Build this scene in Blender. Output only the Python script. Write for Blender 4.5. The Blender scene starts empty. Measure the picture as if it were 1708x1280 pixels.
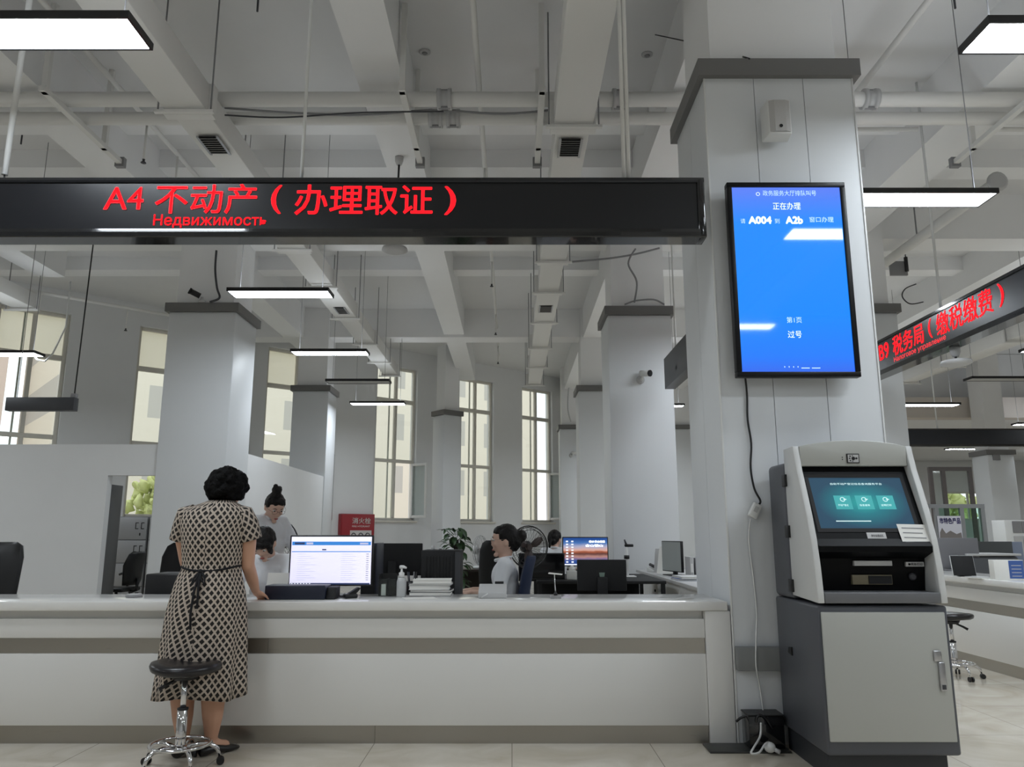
import bpy, bmesh, math, random
from mathutils import Vector, Matrix, noise
from math import sin, cos, pi, radians
random.seed(7)
SC = bpy.context.scene
COL = SC.collection

# ------------------------------------------------------------------ camera, world, exposure
F_PX, EYE, PITCH = 1290.0, 1.2, math.atan(250 / 1290.0)
CP, SP = cos(PITCH), sin(PITCH)
cam_d = bpy.data.cameras.new('camera')
cam_d.sensor_width = 36.0
cam_d.lens = 36.0 * F_PX / 1708.0
cam_d.clip_start, cam_d.clip_end = 0.05, 400
cam = bpy.data.objects.new('camera', cam_d)
cam.location = (0, 0, EYE)
cam.rotation_euler = (pi / 2 + PITCH, 0, 0)
COL.objects.link(cam)
SC.camera = cam

world = bpy.data.worlds.new('overcast_sky')
SC.world = world
world.use_nodes = True
wbg = world.node_tree.nodes['Background']
wbg.inputs[0].default_value = (0.93, 0.96, 1.0, 1)
wbg.inputs[1].default_value = 1.45
SC.view_settings.view_transform = 'Standard'
SC.view_settings.look = 'None'
SC.view_settings.gamma = 1
SC.view_settings.use_curve_mapping = False
SC.view_settings.exposure = 0.1
LAMP_STRENGTH = 35.0
SC.cycles.use_denoising = True
SC.cycles.max_bounces = 8
SC.cycles.diffuse_bounces = 5
SC.cycles.glossy_bounces = 4
SC.cycles.transparent_max_bounces = 10
SC.cycles.sample_clamp_indirect = 6.0
SC.cycles.caustics_reflective = False
SC.cycles.caustics_refractive = False

def at(px, py, Y):
    """point at depth Y seen at photograph pixel (px, py)"""
    u, v = (px - 854) / F_PX, (640 - py) / F_PX
    t = Y / (CP - v * SP)
    return Vector((u * t, Y, EYE + t * (SP + v * CP)))

def atz(px, py, z):
    """point at height z seen at photograph pixel (px, py)"""
    u, v = (px - 854) / F_PX, (640 - py) / F_PX
    t = (z - EYE) / (SP + v * CP)
    return Vector((u * t, t * (CP - v * SP), z))

def rect(x0, y0, x1, y1, Y):
    """x0, x1, z0, z1 of a pixel rectangle standing at depth Y"""
    m = (y0 + y1) / 2
    return at(x0, m, Y).x, at(x1, m, Y).x, at(x0, y1, Y).z, at(x0, y0, Y).z

# ------------------------------------------------------------------ materials
def srgb(r, g, b):
    f = lambda c: (c / 255 / 12.92) if c / 255 <= 0.04045 else ((c / 255 + 0.055) / 1.055) ** 2.4
    return (f(r), f(g), f(b), 1)

MATS = {}
def mat(name, rgb, rough=0.5, metal=0.0, spec=0.5, emit=0.0, bump=0.0, bscale=40.0, coat=0.0, vary=0.0, vscale=3.0):
    if name in MATS:
        return MATS[name]
    m = bpy.data.materials.new(name)
    m.use_nodes = True
    nt = m.node_tree
    b = nt.nodes['Principled BSDF']
    c = srgb(*rgb)
    b.inputs['Base Color'].default_value = c
    b.inputs['Roughness'].default_value = rough
    b.inputs['Metallic'].default_value = metal
    b.inputs['Specular IOR Level'].default_value = spec
    b.inputs['Coat Weight'].default_value = coat
    if emit:
        b.inputs['Emission Color'].default_value = c
        b.inputs['Emission Strength'].default_value = emit
    if bump or vary:
        tc = nt.nodes.new('ShaderNodeTexCoord')
    if bump:
        n = nt.nodes.new('ShaderNodeTexNoise'); n.inputs['Scale'].default_value = bscale
        nt.links.new(tc.outputs['Object'], n.inputs['Vector'])
        bp = nt.nodes.new('ShaderNodeBump'); bp.inputs['Strength'].default_value = bump; bp.inputs['Distance'].default_value = 0.01
        nt.links.new(n.outputs['Fac'], bp.inputs['Height'])
        nt.links.new(bp.outputs['Normal'], b.inputs['Normal'])
    if vary:
        n2 = nt.nodes.new('ShaderNodeTexNoise'); n2.inputs['Scale'].default_value = vscale; n2.inputs['Detail'].default_value = 4
        nt.links.new(tc.outputs['Object'], n2.inputs['Vector'])
        mx = nt.nodes.new('ShaderNodeMix'); mx.data_type = 'RGBA'
        mx.inputs[6].default_value = tuple(x * (1 - vary) for x in c[:3]) + (1,)
        mx.inputs[7].default_value = tuple(min(1, x * (1 + vary)) for x in c[:3]) + (1,)
        nt.links.new(n2.outputs['Fac'], mx.inputs[0])
        nt.links.new(mx.outputs[2], b.inputs['Base Color'])
    MATS[name] = m
    return m

WALL = mat('wall_paint', (228, 229, 230), 0.75, bump=0.05, bscale=60, vary=0.02)
CEIL = mat('ceiling_paint', (222, 222, 222), 0.85, bump=0.06, bscale=50, vary=0.025)
BEAMP = mat('beam_paint', (236, 236, 236), 0.8, bump=0.05, bscale=50, vary=0.02)
PANEL = mat('column_panel', (222, 225, 228), 0.46, vary=0.015)
CAPG = mat('grey_cap', (112, 111, 110), 0.45)
TRUNK = mat('trunking_grey', (126, 128, 128), 0.5)
DUCTW = mat('duct_white', (228, 227, 224), 0.55)
PIPEW = mat('pipe_white', (226, 225, 222), 0.5)
CWHITE = mat('counter_white', (226, 225, 222), 0.28, coat=0.2)
CTOP = mat('counter_stone', (232, 231, 228), 0.12, vary=0.02, vscale=30)
BLACK = mat('black_plastic', (22, 22, 24), 0.4)
BLACKM = mat('black_matte', (18, 18, 20), 0.7)
BLACKG = mat('black_gloss', (14, 15, 18), 0.1, coat=0.5)
SIGNB = mat('sign_face', (20, 21, 25), 0.3)
DARKG = mat('dark_grey_plastic', (62, 63, 67), 0.45)
NAVY = mat('navy_plastic', (28, 34, 52), 0.4)
GREY = mat('mid_grey', (138, 138, 140), 0.5)
LGREY = mat('light_grey', (190, 190, 190), 0.5)
WHITEP = mat('white_plastic', (226, 227, 226), 0.35)
PAPER = mat('paper', (232, 231, 226), 0.8)
CHROME = mat('chrome', (220, 220, 222), 0.08, metal=1.0)
ALU = mat('aluminium', (180, 180, 182), 0.3, metal=0.9)
WFRAME = mat('window_frame', (222, 218, 208), 0.5)
WSASH = mat('window_sash_white', (232, 232, 230), 0.4)
LED = mat('led_diffuser', (238, 247, 255), 0.5, emit=LAMP_STRENGTH)
UPFILL = mat('added_upfill', (238, 246, 255), 0.5, emit=5.5)  # added upward glow that brightens the ceiling, not a known lamp part
LEDOFF = mat('led_diffuser_off', (170, 170, 168), 0.5)
RED = mat('red_led', (236, 34, 46), 0.5, emit=0.92)
SKIN = mat('skin', (205, 158, 132), 0.55, bump=0.03, bscale=200)
SKINF = mat('skin_fair', (222, 184, 164), 0.5)
HAIR = mat('black_hair', (8, 7, 7), 0.65, spec=0.12, bump=0.6, bscale=90)
HAIRB = mat('dark_brown_hair', (18, 14, 13), 0.5, spec=0.3, bump=0.5, bscale=90)
SHIRT = mat('white_shirt', (232, 234, 238), 0.75, bump=0.15, bscale=18)
CLOTHBK = mat('black_cloth', (20, 20, 24), 0.85)
BLUECL = mat('blue_fabric', (24, 38, 66), 0.8)
LEAF = mat('leaf_green', (48, 78, 42), 0.45, vary=0.3, vscale=12)
POT = mat('ceramic_pot', (150, 150, 142), 0.4)
WOODD = mat('dark_wood', (52, 44, 40), 0.4)

def steel_mat():
    m = mat('brushed_steel', (172, 168, 160), 0.3, metal=1.0)
    nt = m.node_tree; b = nt.nodes['Principled BSDF']
    tc = nt.nodes.new('ShaderNodeTexCoord'); mp = nt.nodes.new('ShaderNodeMapping')
    mp.inputs['Scale'].default_value = (1, 1, 160)
    n = nt.nodes.new('ShaderNodeTexNoise'); n.inputs['Scale'].default_value = 4
    r = nt.nodes.new('ShaderNodeMapRange'); r.inputs[3].default_value = 0.22; r.inputs[4].default_value = 0.42
    nt.links.new(tc.outputs['Object'], mp.inputs['Vector']); nt.links.new(mp.outputs['Vector'], n.inputs['Vector'])
    nt.links.new(n.outputs['Fac'], r.inputs[0]); nt.links.new(r.outputs[0], b.inputs['Roughness'])
    return m
STEEL = steel_mat()

def floor_mat():
    m = mat('polished_tile', (214, 206, 192), 0.1)
    nt = m.node_tree; b = nt.nodes['Principled BSDF']
    tc = nt.nodes.new('ShaderNodeTexCoord')
    br = nt.nodes.new('ShaderNodeTexBrick'); br.offset = 0.0
    br.inputs['Scale'].default_value = 1.0
    br.inputs['Mortar Size'].default_value = 0.0025
    br.inputs['Mortar Smooth'].default_value = 0.1
    br.inputs['Brick Width'].default_value = 0.8
    br.inputs['Row Height'].default_value = 0.8
    n = nt.nodes.new('ShaderNodeTexNoise'); n.inputs['Scale'].default_value = 2.2; n.inputs['Detail'].default_value = 7; n.inputs['Distortion'].default_value = 1.5
    cr = nt.nodes.new('ShaderNodeValToRGB')
    cr.color_ramp.elements[0].position = 0.3; cr.color_ramp.elements[0].color = srgb(200, 190, 172)
    cr.color_ramp.elements[1].position = 0.7; cr.color_ramp.elements[1].color = srgb(222, 215, 202)
    br.inputs['Mortar'].default_value = srgb(150, 142, 130)
    nt.links.new(tc.outputs['Object'], br.inputs['Vector']); nt.links.new(tc.outputs['Object'], n.inputs['Vector'])
    nt.links.new(n.outputs['Fac'], cr.inputs[0])
    nt.links.new(cr.outputs[0], br.inputs['Color1']); nt.links.new(cr.outputs[0], br.inputs['Color2'])
    nt.links.new(br.outputs['Color'], b.inputs['Base Color'])
    return m
FLOORM = floor_mat()

def glass_mat(name, tint=(0.95, 0.98, 0.97), a=0.12):
    m = bpy.data.materials.new(name); m.use_nodes = True
    nt = m.node_tree; nt.nodes.clear()
    out = nt.nodes.new('ShaderNodeOutputMaterial'); mx = nt.nodes.new('ShaderNodeMixShader')
    tr = nt.nodes.new('ShaderNodeBsdfTransparent'); tr.inputs[0].default_value = tint + (1,)
    gl = nt.nodes.new('ShaderNodeBsdfGlossy'); gl.inputs['Roughness'].default_value = 0.03
    lw = nt.nodes.new('ShaderNodeLayerWeight'); lw.inputs[0].default_value = 0.5
    pw = nt.nodes.new('ShaderNodeMath'); pw.operation = 'POWER'; pw.inputs[1].default_value = 5.0
    fr = nt.nodes.new('ShaderNodeMath'); fr.operation = 'MULTIPLY_ADD'; fr.inputs[1].default_value = 0.9; fr.inputs[2].default_value = 0.04
    nt.links.new(lw.outputs['Facing'], pw.inputs[0]); nt.links.new(pw.outputs[0], fr.inputs[0])
    nt.links.new(fr.outputs[0], mx.inputs[0]); nt.links.new(tr.outputs[0], mx.inputs[1]); nt.links.new(gl.outputs[0], mx.inputs[2])
    nt.links.new(mx.outputs[0], out.inputs[0])
    return m
GLASS = glass_mat('clear_glass')
GLASSG = glass_mat('green_tinted_glass', (0.72, 0.86, 0.80))

def blind_mat():
    m = bpy.data.materials.new('roller_blind_cloth'); m.use_nodes = True
    nt = m.node_tree; nt.nodes.clear()
    out = nt.nodes.new('ShaderNodeOutputMaterial'); mx = nt.nodes.new('ShaderNodeMixShader'); mx.inputs[0].default_value = 0.82
    d = nt.nodes.new('ShaderNodeBsdfDiffuse'); d.inputs[0].default_value = srgb(240, 236, 228)
    t = nt.nodes.new('ShaderNodeBsdfTranslucent'); t.inputs[0].default_value = srgb(253, 250, 243)
    nt.links.new(d.outputs[0], mx.inputs[1]); nt.links.new(t.outputs[0], mx.inputs[2]); nt.links.new(mx.outputs[0], out.inputs[0])
    return m
BLIND = blind_mat()

def dress_mat():
    m = mat('lattice_dress_cloth', (30, 24, 22), 0.8)
    nt = m.node_tree; b = nt.nodes['Principled BSDF']
    uv = nt.nodes.new('ShaderNodeUVMap'); sp = nt.nodes.new('ShaderNodeSeparateXYZ')
    nt.links.new(uv.outputs[0], sp.inputs[0])
    def M(op, a, c):
        n = nt.nodes.new('ShaderNodeMath'); n.operation = op
        for i, x in enumerate((a, c)):
            if x is None: continue
            if isinstance(x, (int, float)): n.inputs[i].default_value = x
            else: nt.links.new(x, n.inputs[i])
        return n.outputs[0]
    u = M('DIVIDE', sp.outputs[0], 0.034); v = M('DIVIDE', sp.outputs[1], 0.046)
    ds = []
    for op in ('ADD', 'SUBTRACT'):
        f = M('FRACT', M(op, u, v), None)
        ds.append(M('ABSOLUTE', M('SUBTRACT', f, 0.5), None))   # .5 on a line
    d = M('MAXIMUM', ds[0], ds[1])
    cr = nt.nodes.new('ShaderNodeValToRGB')
    e = cr.color_ramp.elements
    e[0].position = 0.31; e[0].color = srgb(26, 21, 20)
    e[1].position = 0.345; e[1].color = srgb(186, 172, 158)
    nt.links.new(d, cr.inputs[0]); nt.links.new(cr.outputs[0], b.inputs['Base Color'])
    return m
DRESS = dress_mat()

def ramp_screen(name, stops, strength=1.0, axis=1, noise_amt=0.0, rough=0.12):
    """lit screen showing a picture: colour bands along the panel's own UV"""
    m = bpy.data.materials.new(name); m.use_nodes = True
    nt = m.node_tree; b = nt.nodes['Principled BSDF']
    b.inputs['Base Color'].default_value = (0.01, 0.01, 0.012, 1); b.inputs['Roughness'].default_value = rough
    uv = nt.nodes.new('ShaderNodeUVMap'); sp = nt.nodes.new('ShaderNodeSeparateXYZ')
    nt.links.new(uv.outputs[0], sp.inputs[0])
    src = sp.outputs[axis]
    if axis == 9 or noise_amt:
        n = nt.nodes.new('ShaderNodeTexNoise'); n.inputs['Scale'].default_value = 5; n.inputs['Detail'].default_value = 6
        nt.links.new(uv.outputs[0], n.inputs['Vector'])
        a = nt.nodes.new('ShaderNodeMath'); a.operation = 'MULTIPLY_ADD'; a.inputs[1].default_value = noise_amt
        nt.links.new(n.outputs['Fac'], a.inputs[0]); nt.links.new(src, a.inputs[2]); src = a.outputs[0]
    cr = nt.nodes.new('ShaderNodeValToRGB')
    while len(cr.color_ramp.elements) < len(stops): cr.color_ramp.elements.new(0.5)
    for e, (p, c) in zip(cr.color_ramp.elements, stops): e.position = p; e.color = srgb(*c)
    nt.links.new(src, cr.inputs[0]); nt.links.new(cr.outputs[0], b.inputs['Emission Color'])
    b.inputs['Emission Strength'].default_value = strength
    return m

def radial_screen(name, c0, c1, strength):
    m = ramp_screen(name, [(0, c0), (1, c1)], strength)
    nt = m.node_tree
    cr = [n for n in nt.nodes if n.type == 'VALTORGB'][0]; uv = [n for n in nt.nodes if n.type == 'UVMAP'][0]
    d = nt.nodes.new('ShaderNodeVectorMath'); d.operation = 'DISTANCE'; d.inputs[1].default_value = (0.5, 0.5, 0)
    mr = nt.nodes.new('ShaderNodeMath'); mr.operation = 'MULTIPLY'; mr.inputs[1].default_value = 1.9
    nt.links.new(uv.outputs[0], d.inputs[0]); nt.links.new(d.outputs['Value'], mr.inputs[0]); nt.links.new(mr.outputs[0], cr.inputs[0])
    return m

# ------------------------------------------------------------------ mesh builder
ROOTM = {}
class MB:
    def __init__(s, M=None):
        s.bm = bmesh.new(); s.M = M or Matrix(); s.uv = None
    def _v(s, p): return s.bm.verts.new(s.M @ Vector(p))
    def _f(s, vs, mi=0, smooth=False):
        try: f = s.bm.faces.new(vs)
        except ValueError: return None
        f.material_index = mi; f.smooth = smooth
        return f
    def box(s, x0, x1, y0, y1, z0, z1, bev=0.0, mi=0, seg=2):
        if x0 > x1: x0, x1 = x1, x0
        if y0 > y1: y0, y1 = y1, y0
        if z0 > z1: z0, z1 = z1, z0
        t = bmesh.new()
        vs = [t.verts.new((x, y, z)) for z in (z0, z1) for y in (y0, y1) for x in (x0, x1)]
        for q in ((0, 2, 3, 1), (4, 5, 7, 6), (0, 1, 5, 4), (2, 6, 7, 3), (0, 4, 6, 2), (1, 3, 7, 5)):
            t.faces.new([vs[i] for i in q])
        if bev > 0:
            bmesh.ops.bevel(t, geom=list(t.edges), offset=min(bev, 0.45 * min(x1 - x0, y1 - y0, z1 - z0)), segments=seg, affect='EDGES', profile=0.5)
        s._merge(t, mi, bev > 0)
        return s
    def _merge(s, t, mi, smooth=False):
        mp = {v: s._v(v.co) for v in t.verts}
        for f in t.faces: s._f([mp[v] for v in f.verts], mi, smooth)
        t.free()
    def quad(s, a, b, c, d, mi=0, uv=True):
        f = s._f([s._v(p) for p in (a, b, c, d)], mi)
        if uv and f:
            if s.uv is None: s.uv = s.bm.loops.layers.uv.new('UVMap')
            for l, q in zip(f.loops, ((0, 0), (1, 0), (1, 1), (0, 1))): l[s.uv].uv = q
        return s
    def prism(s, poly, ax, a0, a1, mi=0, bev=0.0):
        """polygon in the two other axes (cyclic order), extruded along ax"""
        def P(p, a):
            return {'x': (a, p[0], p[1]), 'y': (p[0], a, p[1]), 'z': (p[0], p[1], a)}[ax]
        t = bmesh.new()
        A = [t.verts.new(P(p, a0)) for p in poly]; B = [t.verts.new(P(p, a1)) for p in poly]
        n = len(poly)
        t.faces.new(A); t.faces.new(B[::-1])
        for i in range(n): t.faces.new([A[i], B[i], B[(i + 1) % n], A[(i + 1) % n]])
        bmesh.ops.recalc_face_normals(t, faces=t.faces)
        if bev > 0: bmesh.ops.bevel(t, geom=list(t.edges), offset=bev, segments=2, affect='EDGES', profile=0.5)
        s._merge(t, mi, bev > 0)
        return s
    def tube(s, pts, r, n=10, mi=0, flat=1.0, closed=False, up=None):
        pts = [Vector(p) for p in pts]; k = len(pts)
        rs = r if isinstance(r, (list, tuple)) else [r] * k
        rings = []; prev = None
        for i, p in enumerate(pts):
            if closed: d = pts[(i + 1) % k] - pts[i - 1]
            else: d = pts[min(i + 1, k - 1)] - pts[max(i - 1, 0)]
            d = d.normalized() if d.length > 1e-9 else Vector((0, 0, 1))
            if prev is None:
                ref = Vector(up) if up else (Vector((0, 0, 1)) if abs(d.z) < 0.9 else Vector((1, 0, 0)))
                a = d.cross(ref).normalized()
            else:
                a = prev - d * prev.dot(d); a = a.normalized() if a.length > 1e-6 else d.orthogonal().normalized()
            prev = a; b = d.cross(a)
            rings.append([s._v(p + a * (rs[i] * cos(2 * pi * j / n)) + b * (rs[i] * flat * sin(2 * pi * j / n))) for j in range(n)])
        m = k if closed else k - 1
        for i in range(m):
            A, B = rings[i], rings[(i + 1) % k]
            for j in range(n): s._f([A[j], A[(j + 1) % n], B[(j + 1) % n], B[j]], mi, True)
        if not closed:
            s._f(rings[0][::-1], mi); s._f(rings[-1], mi)
        return s
    def lathe(s, prof, c=(0, 0, 0), n=24, mi=0, ax='z', sx=1.0, sy=1.0):
        c = Vector(c); rings = []
        for r, h in prof:
            ring = []
            for j in range(n):
                a = 2 * pi * j / n; p = (r * sx * cos(a), r * sy * sin(a), h)
                if ax == 'y': p = (p[0], -p[2], p[1])
                if ax == 'x': p = (p[2], p[0], p[1])
                ring.append(s._v(c + Vector(p)))
            rings.append(ring)
        for A, B in zip(rings, rings[1:]):
            for j in range(n): s._f([A[j], A[(j + 1) % n], B[(j + 1) % n], B[j]], mi, True)
        s._f(rings[0][::-1], mi); s._f(rings[-1], mi)
        return s
    def ball(s, c, r, n=14, mi=0, R=None):
        r = r if isinstance(r, (list, tuple)) else (r, r, r)
        t = bmesh.new(); bmesh.ops.create_uvsphere(t, u_segments=n, v_segments=max(6, n // 2 + 2), radius=1)
        for v in t.verts:
            p = Vector((v.co.x * r[0], v.co.y * r[1], v.co.z * r[2]))
            v.co = Vector(c) + (R @ p if R else p)
        s._merge(t, mi, True)
        return s
    def loft(s, rings, mi=0, caps=True, uvs=None, wrap=True):
        R = [[s._v(p) for p in ring] for ring in rings]; n = len(R[0])
        if uvs and s.uv is None: s.uv = s.bm.loops.layers.uv.new('UVMap')
        for i in range(len(R) - 1):
            for j in range(n if wrap else n - 1):
                j2 = (j + 1) % n
                f = s._f([R[i][j], R[i][j2], R[i + 1][j2], R[i + 1][j]], mi, True)
                if uvs and f:
                    for l, (a, b) in zip(f.loops, ((i, j), (i, j + 1), (i + 1, j + 1), (i + 1, j))): l[s.uv].uv = uvs(a, b)
        if caps: s._f(R[0][::-1], mi); s._f(R[-1], mi)
        return s
    def build(s, name, m, parent=None, smooth=None, solid=0.0, sub=0):
        bm = s.bm
        if not bm.verts: return None
        bmesh.ops.recalc_face_normals(bm, faces=bm.faces) if solid == 0 and s.uv is None else None
        if parent is not None:
            bm.transform(ROOTM[parent.name].inverted()); loc = None
        else:
            xs = [v.co for v in bm.verts]
            c = Vector(((min(p.x for p in xs) + max(p.x for p in xs)) / 2, (min(p.y for p in xs) + max(p.y for p in xs)) / 2, min(p.z for p in xs)))
            bm.transform(Matrix.Translation(-c)); loc = c
        me = bpy.data.meshes.new(name); bm.to_mesh(me); bm.free()
        for x in (m if isinstance(m, (list, tuple)) else [m]): me.materials.append(x)
        o = bpy.data.objects.new(name, me); COL.objects.link(o)
        if loc is not None:
            o.location = loc; ROOTM[o.name] = Matrix.Translation(loc)
        else:
            o.parent = parent; ROOTM[o.name] = ROOTM[parent.name]
        if solid:
            md = o.modifiers.new('solid', 'SOLIDIFY'); md.thickness = solid
        if sub:
            md = o.modifiers.new('sub', 'SUBSURF'); md.levels = sub; md.render_levels = sub
        return o

def tag(o, label=None, cat=None, group=None, kind=None):
    if label: o['label'] = label
    if cat: o['category'] = cat
    if group: o['group'] = group
    if kind: o['kind'] = kind
    return o

def thing(name, label, cat, loc=(0, 0, 0), rz=0.0, group=None, kind=None):
    o = bpy.data.objects.new(name, None); COL.objects.link(o)
    o.empty_display_size = 0.1
    o.location = loc; o.rotation_euler = (0, 0, rz)
    ROOTM[o.name] = Matrix.Translation(Vector(loc)) @ Matrix.Rotation(rz, 4, 'Z')
    return tag(o, label, cat, group, kind)

def L(root):           # builder working in the root's own axes
    return MB(ROOTM[root.name].copy())

KIDS = lambda o: [c for c in COL.objects if c.parent == o]
def dup(o, loc=None, rz=None, label=None, parent=None):
    kids = KIDS(o)
    c = o.copy(); COL.objects.link(c)
    if parent is not None: c.parent = parent
    if loc is not None: c.location = loc
    if rz is not None: c.rotation_euler = (0, 0, rz)
    if parent is None:
        ROOTM[c.name] = Matrix.Translation(c.location) @ Matrix.Rotation(c.rotation_euler.z, 4, 'Z')
    else: ROOTM[c.name] = ROOTM[parent.name]
    if label: c['label'] = label
    for k in kids: dup(k, parent=c)
    return c

def structure(o, label=None):
    o['kind'] = 'structure'
    if label: o['label'] = label
    return o

def text_mesh(name, s, m, parent, P0, ux, uz, w, h, bold=0.0, depth=0.002, keep=False):
    """lettering fitted into the box that starts at P0 and runs w along ux and h along uz"""
    cu = bpy.data.curves.new(name, 'FONT'); cu.body = s; cu.size = 1.0; cu.extrude = 0.0; cu.resolution_u = 3
    tmp = bpy.data.objects.new(name, cu); COL.objects.link(tmp)
    dg = bpy.context.evaluated_depsgraph_get()
    me = bpy.data.meshes.new_from_object(tmp.evaluated_get(dg))
    bpy.data.objects.remove(tmp); bpy.data.curves.remove(cu)
    if not me.vertices: return None
    xs = [v.co.x for v in me.vertices]; ys = [v.co.y for v in me.vertices]
    x0, x1, y0, y1 = min(xs), max(xs), min(ys), max(ys)
    if bold:      # heavier strokes: the same outlines laid over one another, slightly shifted
        b0 = bmesh.new(); b0.from_mesh(me); n0 = list(b0.faces); d = bold * 1.6
        for dx, dy in ((d, 0), (-d, 0), (0, d), (0, -d)):
            r = bmesh.ops.duplicate(b0, geom=n0)
            for q in r['geom']:
                if isinstance(q, bmesh.types.BMVert): q.co.x += dx; q.co.y += dy
        b0.to_mesh(me); b0.free()
        xs = [v.co.x for v in me.vertices]; ys = [v.co.y for v in me.vertices]
        x0, x1, y0, y1 = min(xs), max(xs), min(ys), max(ys)
    P0, ux, uz = Vector(P0), Vector(ux).normalized(), Vector(uz).normalized()
    nrm = ux.cross(uz)
    W = ROOTM[parent.name].inverted()
    sx, sz = w / max(1e-6, x1 - x0), h / max(1e-6, y1 - y0)
    if keep: sx = sz = min(sx, sz)
    for v in me.vertices:
        v.co = W @ (P0 + ux * ((v.co.x - x0) * sx) + uz * ((v.co.y - y0) * sz) + nrm * depth)
    me.name = name
    me.materials.append(m)
    o = bpy.data.objects.new(name, me); COL.objects.link(o); o.parent = parent
    ROOTM[o.name] = ROOTM[parent.name]
    return o
# ------------------------------------------------------------------ the room
ZC = 6.15                       # slab underside
WD = Vector((0.7597, 0.6503, 0)); WN = Vector((-0.6503, 0.7597, 0))      # along / out of the slanting window wall
WRZ = math.atan2(0.6503, 0.7597)
def wallpt(x): return Vector((x, 23.3 + 0.856 * x, 0))

PLAN = [(-18.3, -8.3), (26.3, -8.3), (26.3, 34.3), (1.85, 34.3), (1.85, 25.2), (-18.3, 7.95)]
structure(MB().prism(PLAN, 'z', -0.12, 0).build('floor', FLOORM))
structure(MB().prism(PLAN, 'z', ZC, ZC + 0.25).build('ceiling', CEIL))
structure(MB().box(-18.3, -18, -8.3, 8.2, 0, ZC).build('wall_left', WALL))
structure(MB().box(26, 26.3, -8.3, 34.3, 0, ZC).build('wall_right', WALL))
structure(MB().box(-18.3, 26.3, -8.3, -8, 0, ZC).build('wall_rear', WALL))
structure(MB().box(1.85, 2.15, 25.1, 34.3, 0, ZC).build('wall_return', WALL))

# far wall with one window opening
fw = MB()
fx0, fx1, fz0, fz1 = 18.5, 20.7, 1.75, 2.95
fw.box(2.15, fx0, 33.5, 33.8, 0, ZC); fw.box(fx1, 26, 33.5, 33.8, 0, ZC)
fw.box(fx0, fx1, 33.5, 33.8, 0, fz0); fw.box(fx0, fx1, 33.5, 33.8, fz1, ZC)
structure(fw.build('wall_far', WALL))

# slanting window wall
ZS, ZT = 1.53, 5.66
WX = [-9.62, -7.51, -5.29, -3.10, -1.03, 0.80, -11.75, -13.9, -16.05]
HALF = 0.64
wm = Matrix.Translation(wallpt(0)) @ Matrix.Rotation(WRZ, 4, 'Z')
S = lambda x: x / 0.7597
HALVES = {-7.51: 0.8, -5.29: 0.8}
spans = sorted((S(x) - HALVES.get(x, HALF), S(x) + HALVES.get(x, HALF)) for x in WX)
wb = MB(wm)
cur = S(-18.2)
for a, b in spans:
    wb.box(cur, a, 0, 0.32, 0, ZC); wb.box(a, b, 0, 0.32, 0, ZS); wb.box(a, b, 0, 0.32, ZT, ZC)
    cur = b
wb.box(cur, S(2.1), 0, 0.32, 0, ZC)
structure(wb.build('wall_back', WALL))

def window(i, x, blind=True, open_sash=False, HALF=0.64, stile=True):
    p = wallpt(x)
    w = thing('window_%d' % i, None, None, p, WRZ, kind='structure')
    w['label'] = 'tall pale framed window in the slanting back wall'
    g = L(w)
    H = HALF
    for a, b in ((-H, -H + 0.07), (H - 0.07, H)): g.box(a, b, 0.10, 0.18, ZS, ZT, 0.008)
    for a, b in ((ZS, ZS + 0.07), (ZT - 0.07, ZT), (3.06, 3.15), (4.68, 4.79)): g.box(-H + 0.07, H - 0.07, 0.10, 0.18, a, b, 0.008)
    for a, b in ((ZS + 0.07, 3.06), (3.15, 4.68), (4.79, ZT - 0.07)): g.box(-0.02, 0.06, 0.09, 0.18, a, b, 0.008)
    g.build('window_frame', WFRAME, w)
    L(w).box(-H - 0.05, H + 0.05, -0.07, 0.1, ZS - 0.05, ZS, 0.01).build('window_sill', WFRAME, w)
    for a, b in ((-H + 0.07, -0.02), (0.06, H - 0.07)):
        for k, (c, d) in enumerate(((ZS + 0.07, 3.06), (3.15, 4.68), (4.79, ZT - 0.07))):
            if open_sash and a > 0 and k == 0: continue
            L(w).box(a, b, 0.135, 0.145, c, d).build('glass_pane', GLASS, w)
    # second sash stile seen through the left-hand lights
    st = L(w)
    for c, d in ((ZS + 0.07, 3.06), (3.15, 4.68), (4.79, ZT - 0.07)): st.box(-0.17, -0.135, 0.15, 0.19, c, d, 0.006)
    if stile: st.build('sliding_stile', WFRAME, w)
    if blind:
        L(w).box(-H + 0.05, H - 0.05, 0.21, 0.215, 4.72, ZT - 0.03).build('roller_blind', BLIND, w)
    if open_sash:
        phi = radians(112); hx, hy = H - 0.08, 0.10
        M = ROOTM[w.name] @ Matrix.Translation((hx, hy, 0)) @ Matrix.Rotation(phi, 4, 'Z')
        g = MB(M)
        W_ = 0.52
        for a, b in ((-W_, -W_ + 0.06), (-0.06, 0)): g.box(a, b, -0.03, 0.03, ZS + 0.07, 3.06, 0.006)
        for a, b in ((ZS + 0.07, ZS + 0.14), (2.99, 3.06)): g.box(-W_ + 0.06, -0.06, -0.025, 0.025, a, b, 0.006)
        sash = g.build('open_sash', WSASH, w)
        MB(M).box(-W_ + 0.06, -0.06, -0.004, 0.004, ZS + 0.14, 2.99).build('sash_glass', GLASS, sash)
for i, x in enumerate(WX):
    window(i + 1, x, i < 3, i in (3, 5), HALVES.get(x, HALF), x not in HALVES)

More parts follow.
